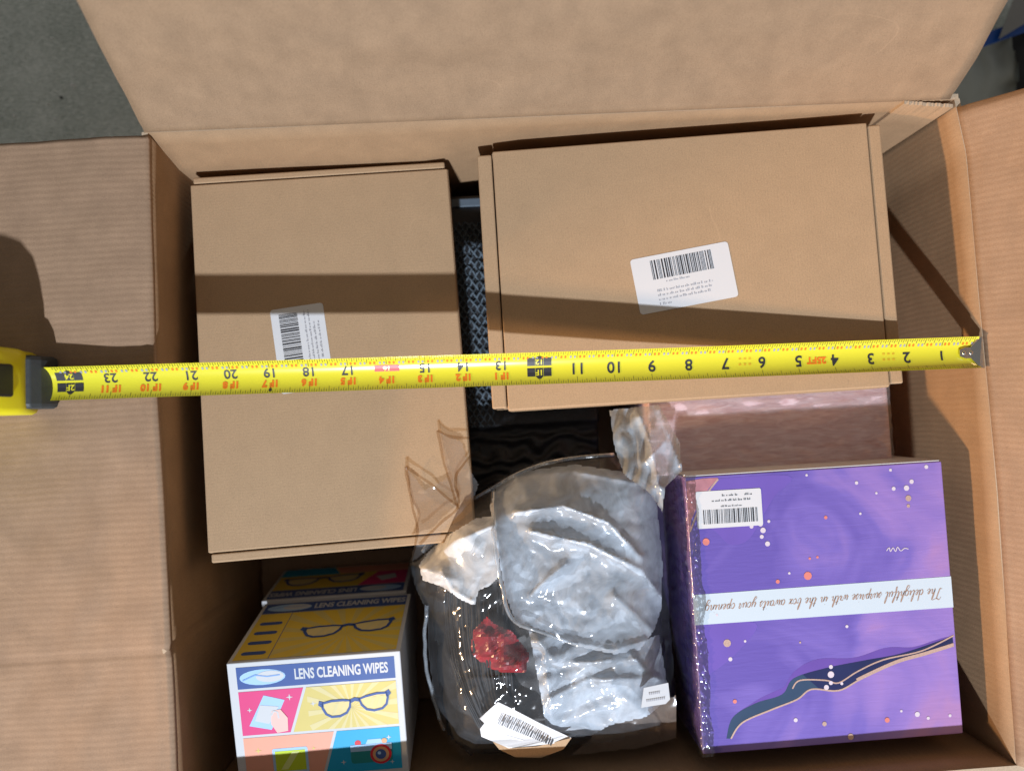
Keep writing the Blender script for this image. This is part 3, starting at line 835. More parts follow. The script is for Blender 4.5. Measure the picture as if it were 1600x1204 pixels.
# joined hand lettering: letter -> (advance, strokes), x-height 0.5
_o = [(.42, .42), (.2, .5), (.05, .25), (.18, .02), (.38, .1), (.42, .42)]
SCRIPT = {
 ' ': (.42, []), '.': (.2, [[(.05, 0), (.1, .03)]]),
 'T': (.85, [[(.0, .85), (.15, 1.12), (.5, .98), (.95, 1.12)], [(.5, 1.0), (.42, .5), (.3, .05), (.05, .08)]]),
 'h': (.55, [[(.0, .1), (.22, .7), (.2, 1.1), (.08, .6), (.05, 0)], [(.05, .1), (.2, .45), (.34, .42), (.33, .08), (.55, .12)]]),
 'e': (.46, [[(0, .1), (.3, .32), (.22, .5), (.06, .25), (.18, .0), (.46, .14)]]),
 'd': (.58, [_o, [(.44, 1.1), (.43, .5), (.43, .05), (.58, .12)]]),
 'l': (.36, [[(0, .1), (.25, .75), (.2, 1.12), (.08, .6), (.12, .02), (.36, .12)]]),
 'i': (.34, [[(0, .1), (.15, .5), (.14, .06), (.34, .12)], [(.2, .75), (.23, .78)]]),
 'g': (.55, [_o, [(.43, .5), (.42, .0), (.32, -.45), (.05, -.4), (.25, -.1), (.55, .12)]]),
 't': (.40, [[(0, .1), (.2, .9), (.14, .3), (.2, .02), (.4, .12)], [(.02, .58), (.38, .62)]]),
 'f': (.42, [[(0, .1), (.3, .85), (.26, 1.1), (.12, .6), (.08, -.4), (.2, -.3), (.16, .02), (.42, .12)]]),
 'u': (.58, [[(0, .1), (.1, .5), (.08, .12), (.2, .0), (.38, .2)], [(.42, .5), (.39, .08), (.58, .12)]]),
 's': (.42, [[(0, .1), (.22, .52), (.32, .25), (.2, .0), (.04, .06)], [(.2, .02), (.42, .12)]]),
 'r': (.42, [[(0, .1), (.12, .52), (.3, .46), (.22, .1), (.42, .12)]]),
 'p': (.55, [[(0, .1), (.12, .5), (.08, -.1), (.04, -.45)], [(.08, .1), (.2, .48), (.38, .4), (.34, .08), (.14, .04)], [(.3, .04), (.55, .12)]]),
 'w': (.72, [[(0, .1), (.1, .5), (.1, .1), (.22, .02), (.35, .4), (.34, .1), (.46, .02), (.6, .5), (.72, .44)]]),
 'n': (.58, [[(0, .1), (.1, .48), (.06, 0)], [(.08, .15), (.24, .5), (.36, .4), (.36, .06), (.58, .12)]]),
 'b': (.52, [[(0, .1), (.22, .75), (.18, 1.1), (.06, .5), (.08, .05), (.28, .02), (.36, .3), (.24, .42), (.52, .4)]]),
 'o': (.50, [_o, [(.42, .42), (.5, .44)]]),
 'x': (.46, [[(.02, .42), (.14, .46), (.26, .04), (.44, .08)], [(.38, .48), (.04, .0)]]),
 'a': (.58, [_o, [(.44, .5), (.41, .06), (.58, .12)]]),
 'y': (.56, [[(0, .1), (.1, .5), (.1, .12), (.24, .02), (.4, .3)], [(.44, .5), (.38, -.1), (.24, -.46), (.06, -.36), (.56, .12)]]),
}
def build_gift():
    zt = -.85
    A, B, Cc, D = U(1063, 744, zt), U(1463, 722, zt), U(1507, 1145, zt), U(1099, 1178, zt)
    o = D; f, w, d = plane_frame(o, Cc, A)
    w, d = (w+(B-A).length)/2, d
    h = HB+zt-.15
    root = thing("gift_box", f((w/2, d/2, -h)), "purple marbled gift box with a white script band, shrink wrapped, in the near right corner", "gift box")
    mb = MB(f); mb.box((0.06, .06, -h), (w-.06, d-.06, -.3), M_PURPLE); mb.build("base", root)
    mb = MB(f); mb.box((0, 0, -2.6), (w, d-.03, 0), M_PURPLE); mb.build("lid", root, bevel=.035)
    mb = MB(f); mb.box((.05, d-.03, -2.6), (w-.05, d+.0, -.03), M_WHITE); mb.build("lid_edge", root)
    # px -> local print coordinates
    inv = Matrix(((f((1,0,0))-f((0,0,0))), (f((0,1,0))-f((0,0,0))), (f((0,0,1))-f((0,0,0))))) 
    o0 = f((0, 0, 0))
    def L2(px, py):
        q = inv @ (U(px, py, zt)-o0); return (q.x, q.y)
    # white band with the script line, upside down for the viewer
    mb = MB(f); b = [L2(1082, 929), L2(1482, 900), L2(1490, 948), L2(1088, 976)]
    b[0] = (.0, b[0][1]); b[3] = (.0, b[3][1]); b[1] = (w, b[1][1]); b[2] = (w, b[2][1])
    mb.poly(b, .008, M_BAND); band = mb.build("script_band", root)
    c = L2(1288, 937); ang = math.atan2(b[1][1]-b[0][1], w)
    ca, sa = math.cos(ang+math.pi), math.sin(ang+math.pi)
    total = 0.0; runs = []
    for ch in "The delightful surprise with in the box awaits your opening.":
        adv, strokes = SCRIPT[ch]; runs.append((total, strokes)); total += adv
    sc = 6.95/total
    tx = MB(f)
    for x0, strokes in runs:
        for st in strokes:
            pts = []
            for x, y in smooth_pts(st, 4):
                gx, gy = (x0+x+.38*y)*sc-3.47, (y-.35)*sc*1.18
                pts.append((c[0]+ca*gx-sa*gy, c[1]+sa*gx+ca*gy))
            wd = [.010+.017*max(0, (pts[k-1][1] < pts[k][1])) if k else .012 for k in range(len(pts))]
            tx.stroke(pts, wd, .014, M_SCRIPT)
    k = tx.build("script_lettering", band); k["kind"] = "stuff"
    # darker violet clouds
    for pts in ([(1066, 752), (1230, 742), (1210, 775), (1195, 800), (1170, 842), (1140, 850), (1118, 830), (1075, 800)],
                [(1090, 975), (1180, 972), (1160, 1010), (1120, 1045), (1094, 1050)]):
        P = smooth_pts([L2(*q) for q in pts]+[L2(*pts[0])], 5); P = [(max(.01, x), min(y, d-.05)) for x, y in P]
        mb = MB(f); mb.poly(P[:-1], .004, M_VIOLET); mb.build("violet_cloud_print", root)
    RO = plain("rose_marble_print", (.50, .22, .25), .35, vary=.35, scale=120)
    for pts in ([(1067, 752), (1098, 747), (1122, 746), (1108, 762), (1092, 785), (1080, 812), (1070, 838)],):
        P = [L2(*q) for q in pts]; mb = MB(f); mb.poly([(max(.02, x), min(y, d-.05)) for x, y in P], .006, RO); mb.build("rose_marble_print", root)
    mb = MB(f); mb.stroke(smooth_pts([L2(*q) for q in ((1122, 748), (1108, 766), (1094, 790), (1078, 830))]), .05, .009, M_GOLD); mb.build("gold_line_print", root)
    # marble vein
    up = smooth_pts([L2(*q) for q in ((1135, 1153), (1145, 1120), (1180, 1098), (1222, 1084), (1240, 1059), (1290, 1043), (1350, 1031), (1400, 1022), (1440, 1010), (1488, 993))])
    lo = smooth_pts([L2(*q) for q in ((1142, 1153), (1160, 1128), (1205, 1108), (1245, 1092), (1268, 1076), (1310, 1078), (1345, 1060), (1400, 1035), (1445, 1022), (1490, 1008))])
    mb = MB(f)
    HV = plain("violet_halo_print", (0.15, 0.085, 0.38), .3, vary=.2, scale=30)
    for k in range(8, len(up)-1):
        a0, a1 = up[k], up[k+1]
        t0, t1 = (.22*math.sin(math.pi*min(1, (q-8)/(len(up)-9)))*(1+.4*math.sin(q*.5)) for q in (k, k+1))
        mb.face([a0+(.002,), a1+(.002,), (a1[0], a1[1]+t1, .002), (a0[0], a0[1]+t0, .002)], HV)
    for k in range(len(up)-1):
        mb.face([lo[k]+(.004,), lo[k+1]+(.004,), up[k+1]+(.004,), up[k]+(.004,)], M_TEALV if k < 26 else M_INDIGO)
    mid = smooth_pts([L2(*q) for q in ((1238, 1075), (1250, 1062), (1290, 1062), (1310, 1066), (1340, 1048), (1380, 1030), (1440, 1016), (1490, 992))])
    mb.stroke(lo, .045, .010, M_GOLD); mb.stroke(mid, .04, .010, M_GOLD)
    mb.stroke([(x, y+.05) for x, y in lo[-20:]], .06, .012, M_GOLD)
    mb.build("marble_vein_print", root)
    mb = MB(f)
    dots = [(1188, 818, 5, 'p'), (1192, 828, 5.5, 'p'), (1190, 838, 4, 'p'), (1199, 849, 5, 'p'), (1201, 814, 3, 'p'), (1174, 822, 4, 'p'), (1103, 846, 7, 'c'), (1262, 899, 8, 'c'), (1290, 808, 3.5, 'c'), (1265, 872, 2.5, 'c'), (1277, 870, 2.5, 'c'),
            (1338, 754, 3.5, 'p'), (1396, 763, 4, 'p'), (1416, 762, 5.5, 'p'), (1424, 752, 4.5, 'p'), (1419, 778, 6, 'g'), (1419, 790, 3.5, 'g'), (1447, 729, 4, 'p'), (1391, 734, 3, 'p'), (1369, 770, 2.5, 'p'), (1260, 742, 2.5, 'p'), (1344, 802, 2.5, 'p'),
            (1215, 908, 4, 'c'), (1233, 895, 2.5, 'p'), (1136, 1004, 7.5, 'g'), (1141, 1029, 4, 'p'), (1148, 1095, 4, 'c'), (1298, 1041, 4, 'p'), (1298, 1053, 6.5, 'p'), (1298, 1066, 4, 'p'), (1291, 1073, 5, 'p'), (1315, 1067, 3, 'p'),
            (1243, 1124, 4, 'p'), (1288, 1130, 4.5, 'g'), (1386, 1124, 5, 'c'), (1433, 1115, 5, 'p'), (1450, 1121, 3.2, 'p'), (1484, 1117, 3, 'p'), (1408, 1110, 2.5, 'p'), (1323, 978, 3, 'p'), (1164, 1001, 2.5, 'p'), (1329, 1150, 6, 'g'), (1120, 960, 2.5, 'p'), (1250, 1003, 2, 'g')]
    for x, y, r, c in dots:
        mb = MB(f); mb.disc(L2(x, y), r*.8/55.0, .012, {'p': M_PALE, 'c': M_CORAL, 'g': M_GOLD}[c], 10); mb.build('foil_dot', root)
    sq = smooth_pts([L2(1385+x, 858+y) for x, y in ((0, 2), (4, -3), (6, 3), (10, -3), (14, 3), (17, -4), (22, 2), (28, -2), (34, -1))], 4)
    mb = MB(f); mb.stroke(sq, .025, .012, M_PALE); mb.build("script_flourish", root)
    # sticker
    q = [L2(1086, 768), L2(1188, 762), L2(1194, 820), L2(1090, 826)]
    e = Vector(q[1])-Vector(q[0]); a = math.atan2(e.y, e.x); lw = e.length; lh = (Vector(q[3])-Vector(q[0])).length
    ca2, sa2 = math.cos(a), math.sin(a)
    g = lambda p: f((q[3][0]+ca2*p[0]-sa2*p[1], q[3][1]+sa2*p[0]+ca2*p[1], p[2]))
    mb = MB(g); mb.poly(round_rect(0, 0, lw, lh, .05), .016, M_WHITE); st = mb.build("barcode_sticker", root)
    mb = MB(g); barcode(mb, .18, lw-.15, .12, .52, .022, 5); mb.build("barcode", st)["kind"] = "stuff"
    mb = MB(g); fine_print(mb, [(.7, 1.3, .58, .05), (.45, 1.6, .74, .06), (.75, 1.2, .88, .06), (1.4, 1.62, .88, .06)], .022, 9, M_INK); mb.build("small_print", st)["kind"] = "stuff"
    # crinkled shrink film bunched along the left edge and over the back left corner
    FM = film("shrink_film", haze=.03, rough=.12, gloss=1.3, base=.06, scale=140)
    def edge(u, v):
        y = -.05+u*(d+.1); s = v
        x = (.34+.12*nz(y*1.3, 4))*(1-v/.5)-.04 if v < .5 else -.04-.1*(v-.5)
        z = .03 if v < .5 else .03-(v-.5)*5
        k = .06*(nz(y*6, v*10, 3)+.7*nz(y*17, v*22, 4))*(1-abs(v-.45))
        return f((x+k, y, z+abs(k)*1.3))
    sheet("shrink_film", root, edge, 160, 34, FM, 0)
build_gift()

# ------------------------------------------------------------------ pink fuzzy wrapped box under the right mailer
def build_pink():
    m, nt, b = newmat("rose_paper"); L = nt.links.new
    b.inputs['Roughness'].default_value = .42
    tc = N(nt, 'ShaderNodeTexCoord'); mp = N(nt, 'ShaderNodeMapping'); mp.inputs['Scale'].default_value = (70, 330, 120); mp.inputs['Rotation'].default_value = (0, 0, -.25); L(tc.outputs['Object'], mp.inputs[0])
    n1 = N(nt, 'ShaderNodeTexNoise', i_Scale=1.0, i_Detail=5.0, i_Distortion=.8); L(mp.outputs[0], n1.inputs['Vector'])
    cr = N(nt, 'ShaderNodeValToRGB'); cr.color_ramp.elements[0].position = .32; cr.color_ramp.elements[0].color = (.72, .44, .44, 1); cr.color_ramp.elements[1].position = .68; cr.color_ramp.elements[1].color = (.95, .74, .75, 1)
    L(n1.outputs['Fac'], cr.inputs[0]); L(cr.outputs[0], b.inputs['Base Color'])
    bp = N(nt, 'ShaderNodeBump', i_Strength=.5, i_Distance=.001); L(n1.outputs['Fac'], bp.inputs['Height']); L(bp.outputs['Normal'], b.inputs['Normal'])
    zt = -2.48
    o = Vector((13.6, -10.3, zt)); f, w, d = plane_frame(o, (21.15, -10.35, zt), (13.6, -3.6, zt))
    root = thing("rose_box", f((w/2, d/2, -5.4)), "rose brown streaky box in clear film, under the right mailer behind the purple box", "box")
    mb = MB(f); mb.box((0, .0, -5.4), (w, d, 0), m); mb.build("carton", root, bevel=.08)
    FM = film("rose_box_film", haze=.10, rough=.16, gloss=1.1, base=.06, scale=70)
    def fn(u, v):
        x, y = u*(w+.1)-.05, v*(d+.1)-.05
        dx = min(u, 1-u)*w
        return f((x, y, .05+.05*nz(x*1.5, y*6, 2)+.03*abs(nz(x*5, y*16, 7))-.3*max(0, .15-dx)))
    sheet("wrap_film", root, fn, 70, 90, FM, 0)
build_pink()

# ------------------------------------------------------------------ black mesh pouch between the mailers
def build_pouch():
    FB = plain("black_pouch_fabric", (.016, .017, .020), .5, bump=.6, bscale=260)
    NET = plain("pouch_netting", (.13, .165, .195), .35, vary=.4, scale=400)
    x0, x1, y0, y1, zt = 4.2, 12.6, -12.6, -.55, -4.2
    root = thing("mesh_pouch", (8.4, -6.5, -HB+.14), "black mesh pouch in the gap between the two mailer boxes", "pouch")
    def top(u, v):
        x, y = x0+(x1-x0)*u, y0+(y1-y0)*v
        e = min(u, 1-u, v, 1-v)
        z = zt-.10+.10*min(1, e*14)-4.2*(1-min(1, e*30))**3
        if y < -8.6: z += -.35+.10*math.sin(y*13+nz(x*1.5, y*1.5)*5)*min(1, (-8.6-y)*4)
        return (x, y, z+.05*nz(x*1.6, y*1.6, 5))
    sheet("body", root, top, 70, 130, FB, 0)
    # netting panel: real strands in a wavy weave
    mb = MB()
    def tube(pts, r, m):
        ring = []
        for k, p in enumerate(pts):
            p = Vector(p); d = (Vector(pts[min(k+1, len(pts)-1)])-Vector(pts[max(k-1, 0)])).normalized()
            s = d.cross(Vector((0, 0, 1))).normalized(); t = s.cross(d)
            ring.append([p+s*r, p+t*r, p-s*r])
        for a, b in zip(ring, ring[1:]):
            for i in range(2): mb.face([a[i], a[i+1], b[i+1], b[i]], m)
    for k in range(9):
        x = 7.95+k*.115
        tube([(x+(.05+.035*nz(k*1.7, j*.4))*math.sin(j*1.05+k*3.1+1.2*nz(k*.9, j*.15, 3)), -8.5+j*.06, zt+.06+.06*math.cos(j*1.05+k+2*nz(k*.8, j*.2, 6))) for j in range(113)], .028, NET)
    mb.build("netting_panel", root)
    mb = MB()
    mb.box((7.7, -1.25, zt-.02), (9.6, -.98, zt+.07), plain("pouch_binding", (.10, .13, .16), .45, bump=.4)); mb.build("binding_tape", root, bevel=.03)
    mb = MB()
    for (a, b_) in (((8.2, -2.9), (8.45, -1.8)), ((8.45, -2.85), (8.3, -2.2)), ((8.0, -2.6), (8.15, -2.0)), ((8.5, -2.9), (8.75, -2.3))):
        tube([(a[0]+(b_[0]-a[0])*t/5+.03*math.sin(t), a[1]+(b_[1]-a[1])*t/5, zt+.06) for t in range(6)], .014, NET)
    mb.build("drawstring", root)
build_pouch()

# ------------------------------------------------------------------ clear bag with its contents
def ptin(poly, x, y):
    r = False; j = len(poly)-1
    for i in range(len(poly)):
        xi, yi = poly[i]; xj, yj = poly[j]
        if (yi > y) != (yj > y) and x < (xj-xi)*(y-yi)/(yj-yi)+xi: r = not r
        j = i
    return r
def edge_dist(poly, x, y):
    best = 1e9
    for i in range(len(poly)):
        ax, ay = poly[i]; bx, by = poly[(i+1) % len(poly)]
        dx, dy = bx-ax, by-ay; t = max(0, min(1, ((x-ax)*dx+(y-ay)*dy)/(dx*dx+dy*dy+1e-9)))
        best = min(best, math.hypot(ax+dx*t-x, ay+dy*t-y))
    return best
def edge_snap(poly, x, y):
    best, bp = 1e9, (x, y)
    for i in range(len(poly)):
        ax, ay = poly[i]; bx, by = poly[(i+1) % len(poly)]
        dx, dy = bx-ax, by-ay; t = max(0, min(1, ((x-ax)*dx+(y-ay)*dy)/(dx*dx+dy*dy+1e-9)))
        d = math.hypot(ax+dx*t-x, ay+dy*t-y)
        if d < best: best, bp = d, (ax+dx*t, ay+dy*t)
    return bp
def patch(name, parent, poly, zf, mat, th=.012):
    P = []
    for k, (x, y) in enumerate(poly):
        x2, y2 = poly[(k+1) % len(poly)]
        for t in range(6): P.append((x+(x2-x)*t/6, y+(y2-y)*t/6))
    mb = MB(); T = [U(x, y, zf(x, y)) for x, y in P]; D = Vector((0, 0, -th))
    mb.face(T[::-1], mat); mb.face([t+D for t in T], mat)
    for k in range(len(T)): a, b = T[k], T[(k+1) % len(T)]; mb.face([a, b, b+D, a+D], mat)
    return mb.build(name, parent)
def seg_ridge(x, y, pts, w):
    best = 1e9
    for (ax, ay), (bx, by) in zip(pts, pts[1:]):
        dx, dy = bx-ax, by-ay; t = max(0, min(1, ((x-ax)*dx+(y-ay)*dy)/(dx*dx+dy*dy+1e-9)))
        best = min(best, math.hypot(ax+dx*t-x, ay+dy*t-y))
    return math.exp(-(best/w)) 
def crumple(x, y, seed, s=1.0):
    """sharp-folded relief, x y in photo units of about 1/55 inch"""
    x, y = x/55*s, y/55*s
    wx, wy = x+.5*nz(x*.8, y*.8, seed), y+.5*nz(x*.8, y*.8, seed+9)
    return (.60*abs(nz(wx*.8, wy*.8, seed+1))+.30*abs(nz(wx*1.7, wy*1.5, seed+2))+.085*abs(nz(wx*4.1, wy*3.7, seed+3))+.02*abs(nz(wx*9, wy*8, seed+4)))

def drape(name, parent, poly, zf, step, mat, smooth=True, thick=0):
    """a sheet with the given outline (photo points at its own height), heights zf(x, y)"""
    xs = [p[0] for p in poly]; ys = [p[1] for p in poly]
    x0, x1, y0, y1 = min(xs), max(xs), min(ys), max(ys)
    nx, ny = int((x1-x0)/step)+1, int((y1-y0)/step)+1
    idx, V, Fc, UV = {}, [], [], []
    def vid(i, j):
        if (i, j) not in idx:
            x, y = x0+i*step, y0+j*step
            if not ptin(poly, x, y): x, y = edge_snap(poly, x, y)
            idx[(i, j)] = len(V); q = U(x, y, zf(x, y)); V.append(tuple(W3(q))); UV.append((q.x, q.y))
        return idx[(i, j)]
    for i in range(nx):
        for j in range(ny):
            if ptin(poly, x0+(i+.5)*step, y0+(j+.5)*step):
                Fc.append([vid(i, j+1), vid(i+1, j+1), vid(i+1, j), vid(i, j)])
    me = bpy.data.meshes.new(name); me.from_pydata(V, [], Fc); me.materials.append(mat)
    ul = me.uv_layers.new(name='board')
    for lp in me.loops: ul.data[lp.index].uv = UV[lp.vertex_index]
    for p in me.polygons: p.use_smooth = smooth
    return link(name, me, parent)

OUT = [(672, 858), (690, 812), (745, 775), (800, 732), (860, 716), (950, 706), (1010, 722), (1036, 760), (1043, 850), (1046, 960), (1054, 1050), (1058, 1100), (1056, 1150), (1000, 1168), (890, 1180), (800, 1188), (730, 1190), (700, 1160), (680, 1100), (670, 1030), (668, 960), (648, 915), (640, 880)]
def bag_height(x, y):
    """dome the contents push up under the film"""
    e = edge_dist(OUT, x, y) if ptin(OUT, x, y) else 0
    return -2.9+2.15*(1-math.exp(-e/30.0))

def build_bag():
    # contents -----------------------------------------------------------
    BLK = plain("black_strand", (.020, .023, .027), .62, spec=.3, vary=.5, scale=120)
    def body(x, y):
        return bag_height(x, y)-.55+.25*nz(x*.03, y*.03, 3)
    o = drape("black_fabric_bundle", None, [(690, 830), (760, 760), (860, 735), (1000, 740), (1030, 860), (1036, 1000), (1046, 1130), (960, 1158), (840, 1172), (735, 1180), (700, 1150), (684, 1060), (676, 960)],
              lambda x, y: body(x, y), 7, plain("black_bundle_cloth", (.03, .028, .028), .6, bump=.7, bscale=120))
    sol = o.modifiers.new("thickness", 'SOLIDIFY'); sol.thickness = 3.2*IN; sol.offset = -1
    tag(o, "dark soft bundle filling the clear bag, seen under the film", "fabric bundle")
    mb = MB(); r = random.Random(11)
    def tube(pts, rad, m, sides=6):
        ring = []
        for k, p in enumerate(pts):
            p = Vector(p); d = (Vector(pts[min(k+1, len(pts)-1)])-Vector(pts[max(k-1, 0)])).normalized()
            s = d.cross(Vector((0, 0, 1))).normalized(); t = s.cross(d)
            ring.append([p+(s*math.cos(a)+t*math.sin(a))*rad for a in (2*math.pi*q/sides for q in range(sides))])
        for a, b in zip(ring, ring[1:]):
            for i in range(sides): mb.face([a[i], a[(i+1) % sides], b[(i+1) % sides], b[i]], m)
    for k in range(70):
        xo = r.uniform(0, 1); dz = r.uniform(-.25, .12)
        pts = []
        for j in range(15):
            t = j/14
            x = 692+xo*95+14*math.sin(t*3.0+xo*1.5)+t*t*60*(1-xo*.4)+r.uniform(-1, 1)-18*math.sin(t*3.14)*(1-xo)
            y = 925+t*(222-40*xo)
            pts.append(U(x, y, body(x, y)+.12+dz+.2*math.sin(math.pi*t)))
        tube(pts, r.uniform(.018, .05), BLK)
    tag(mb.build("black_cord_bundle", smooth=True), "bundle of black cords along the left side of the clear bag", "cord bundle")
    RED = plain("red_foil", (.30, .012, .022), .3, spec=.8, vary=.35, scale=90)
    red = [(738, 985), (760, 962), (775, 975), (800, 985), (828, 1020), (822, 1050), (790, 1052), (760, 1042), (735, 1020)]
    o = drape("red_foil_flower", None, red, lambda x, y: body(x, y)+.30+1.1*crumple(x, y, 21, 1.3)+.004*(edge_dist(red, x, y)), 4, RED, smooth=False)
    tag(o, "crumpled red foil flower inside the clear bag", "ornament")
    # the bag -------------------------------------------------------------
    root = thing("plastic_bag", U(860, 960, -4.5), "crumpled clear plastic bag with milky inner sleeves beside the purple box", "plastic bag")
    FROST = film("frosted_film", bstr=.7, haze=.84, haze_col=(.66, .735, .82), rough=.18, gloss=.5, base=.03, scale=34)
    FROST2 = film("milky_film", bstr=.4, haze=1.0, haze_col=(.90, .94, .98), rough=.14, gloss=.6, base=.05, scale=35)
    CLEAR = film("clear_film", tint=(.98, .98, .98), bstr=.35, haze=.05, haze_col=(.75, .82, .9), rough=.07, gloss=.7, base=.02, scale=38)
    up = [(776, 758), (820, 735), (900, 725), (985, 738), (1022, 760), (1028, 800), (1036, 880), (1034, 950), (1022, 985), (1000, 1015), (960, 1022), (905, 1010), (850, 985), (806, 972), (790, 930), (775, 850), (765, 790)]
    folds = [([(770, 770), (778, 850), (790, 930), (805, 972)], 9, .30), ([(800, 745), (900, 735), (1000, 755)], 8, .22), ([(805, 800), (880, 790), (950, 815), (1000, 870)], 10, .30),
             ([(830, 830), (920, 850), (1000, 890), (1035, 935)], 12, .35), ([(800, 975), (880, 1000), (960, 1015), (1010, 1000)], 7, .22), ([(830, 930), (860, 900), (885, 880)], 8, .25), ([(960, 930), (1020, 985)], 9, .2)]
    def zup(x, y):
        return bag_height(x, y)+.02+.22*crumple(x, y, 3, .95)+.07*crumple(x, y, 4, 3.2)+sum(a*seg_ridge(x, y, p, w) for p, w, a in folds)
    drape("inner_sleeve", root, up, zup, 3.2, FROST)
    low = [(826, 985), (900, 1000), (990, 1005), (1030, 990), (1040, 1050), (1046, 1090), (1010, 1120), (955, 1132), (925, 1148), (865, 1152), (852, 1130), (842, 1070)]
    lf = [([(840, 1000), (870, 1035), (990, 1030)], 9, .2), ([(860, 1090), (920, 1060), (1000, 1060)], 10, .25), ([(985, 1020), (1010, 1050), (1030, 1062)], 6, .25), ([(850, 1010), (862, 1120)], 7, .18)]
    drape("inner_sleeve", root, low, lambda x, y: bag_height(x, y)-.06+.20*crumple(x, y, 13, 1.2)+.08*crumple(x, y, 14, 3.4)+.07*math.sin((y*.5+x*.2)*.35)*(x < 960)+sum(a*seg_ridge(x, y, p, w) for p, w, a in lf), 3.2, FROST)
    wl = [(654, 882), (672, 858), (705, 832), (745, 808), (772, 806), (780, 860), (782, 900), (765, 915), (748, 922), (742, 946), (722, 938), (690, 916), (660, 906)]
    drape("milky_sleeve", root, wl, lambda x, y: bag_height(x, y)+.12+.40*crumple(x, y, 33, .9)+.3*seg_ridge(x, y, [(665, 885), (710, 845), (765, 822)], 14)+.2*seg_ridge(x, y, [(690, 890), (705, 920), (735, 938)], 8), 3.0, FROST2)
    out = [(634, 728), (664, 765), (700, 745), (684, 672), (722, 690), (735, 735), (800, 722), (870, 706), (960, 700), (1028, 716), (1040, 760), (1046, 860), (1048, 960), (1057, 1050), (1060, 1150), (1000, 1172), (890, 1186), (800, 1194), (725, 1194), (698, 1165), (676, 1100), (664, 1030), (664, 960), (642, 915), (634, 880), (652, 830), (640, 780)]
    of = [([(634, 728), (712, 785)], 4, .25), ([(684, 672), (712, 760), (716, 790)], 4, .25), ([(735, 735), (705, 800), (660, 850)], 5, .3), ([(690, 812), (760, 770), (860, 722), (960, 712)], 7, .25), ([(640, 880), (655, 920), (690, 940)], 7, .3), ([(672, 960), (672, 1040), (690, 1120)], 7, .3), ([(1035, 760), (1042, 900), (1046, 1000)], 8, .25), ([(740, 1060), (800, 1055)], 5, .18)]
    def zout(x, y):
        z = bag_height(x, y)+.26+.30*crumple(x, y, 51, 1.1)+.05*crumple(x, y, 53, 3.0)+sum(a*seg_ridge(x, y, p, w) for p, w, a in of)
        for cx, cy, rr in ((672, 915, 38), (1030, 760, 45), (1044, 900, 30), (1048, 1010, 30), (795, 1055, 30), (700, 1165, 30)):
            z += .34*crumple(x, y, 61, 3.4)*math.exp(-((x-cx)**2+(y-cy)**2)/rr**2)
        return z
    drape("outer_film", root, OUT, zout, 3.2, CLEAR)
    ears = [(634, 728), (664, 765), (700, 745), (684, 672), (722, 690), (735, 735), (748, 756), (738, 785), (700, 820), (672, 858), (640, 880), (652, 830), (640, 780)]
    EAR = film("thin_clear_film", tint=(.975, .965, .95), bstr=.3, haze=.06, haze_col=(.8, .82, .85), rough=.08, gloss=.7, base=.02, scale=25)
    zear = lambda x, y: -1.60+.20*crumple(x, y, 52, 1.0)+max(0, (y-780)/90)*.5+.25*sum(a*seg_ridge(x, y, p, w) for p, w, a in of)
    drape("loose_film", root, ears, zear, 3.2, EAR)
    # doubled, rolled edges of the loose film
    LINE = film("rolled_film_edge", tint=(.74, .65, .56), haze=.0, rough=.25, gloss=.15, base=.0)
    for pts in ([(634, 728), (668, 752), (705, 782), (716, 790)], [(634, 728), (642, 780), (652, 830), (640, 885)], [(684, 672), (692, 715), (706, 762), (716, 795)], [(684, 672), (705, 682), (735, 684)], [(735, 712), (712, 745), (716, 790), (690, 815), (655, 850)]):
        P = [U(x+1.5*nz(x*.06, y*.06), y, zear(x, y)+.012) for x, y in smooth_pts(pts, 8)]
        mb = MB()
        for a, b in zip(P, P[1:]):
            d = (b-a).normalized(); n = d.cross(Vector((0, 0, 1))).normalized()*(.03+.045*abs(nz(a.x*1.5, a.y*1.5, 4))); h = Vector((0, 0, .012))
            mb.face([a-n, b-n, b+h, a+h], LINE); mb.face([a+h, b+h, b+n, a+n], LINE)
        mb.build("rolled_edge", root, smooth=True)
    EDGE_HL = film("film_edge_highlight", tint=(.9, .92, .95), haze=.35, haze_col=(.7, .78, .86), rough=.10, gloss=1.0, base=.10, scale=90)  # pale ribbons along film edges, painting the highlight on the rolled plastic
    for pts in ([(668, 945), (664, 990), (666, 1040), (676, 1085), (694, 1140)], [(660, 862), (700, 805), (760, 768), (820, 735), (880, 718), (960, 710)], [(770, 762), (772, 840), (786, 920), (802, 968), (850, 988), (905, 1008)]):
        P = [U(x+2*nz(x*.05, y*.05), y, zout(x, y)+.02) for x, y in smooth_pts(pts, 8)]
        mb = MB()
        for a, b in zip(P, P[1:]):
            d = (b-a).normalized(); n = d.cross(Vector((0, 0, 1))).normalized()*.055; h = Vector((0, 0, .06))
            mb.face([a-n, b-n, b+h, a+h], EDGE_HL); mb.face([a+h, b+h, b+n, a+n], EDGE_HL)
        mb.build("film_edge_highlight", root, smooth=True)
    # twisted neck of film towards the mailer, over the rose box
    nk = [(952, 640), (1030, 632), (1062, 690), (1066, 735), (1040, 760), (1035, 800), (1015, 770), (975, 742), (960, 700)]
    nf = [([(1000, 650), (1020, 700), (1030, 760)], 7, .4), ([(1030, 640), (1062, 725)], 5, .3), ([(1010, 720), (1036, 690)], 6, .3)]
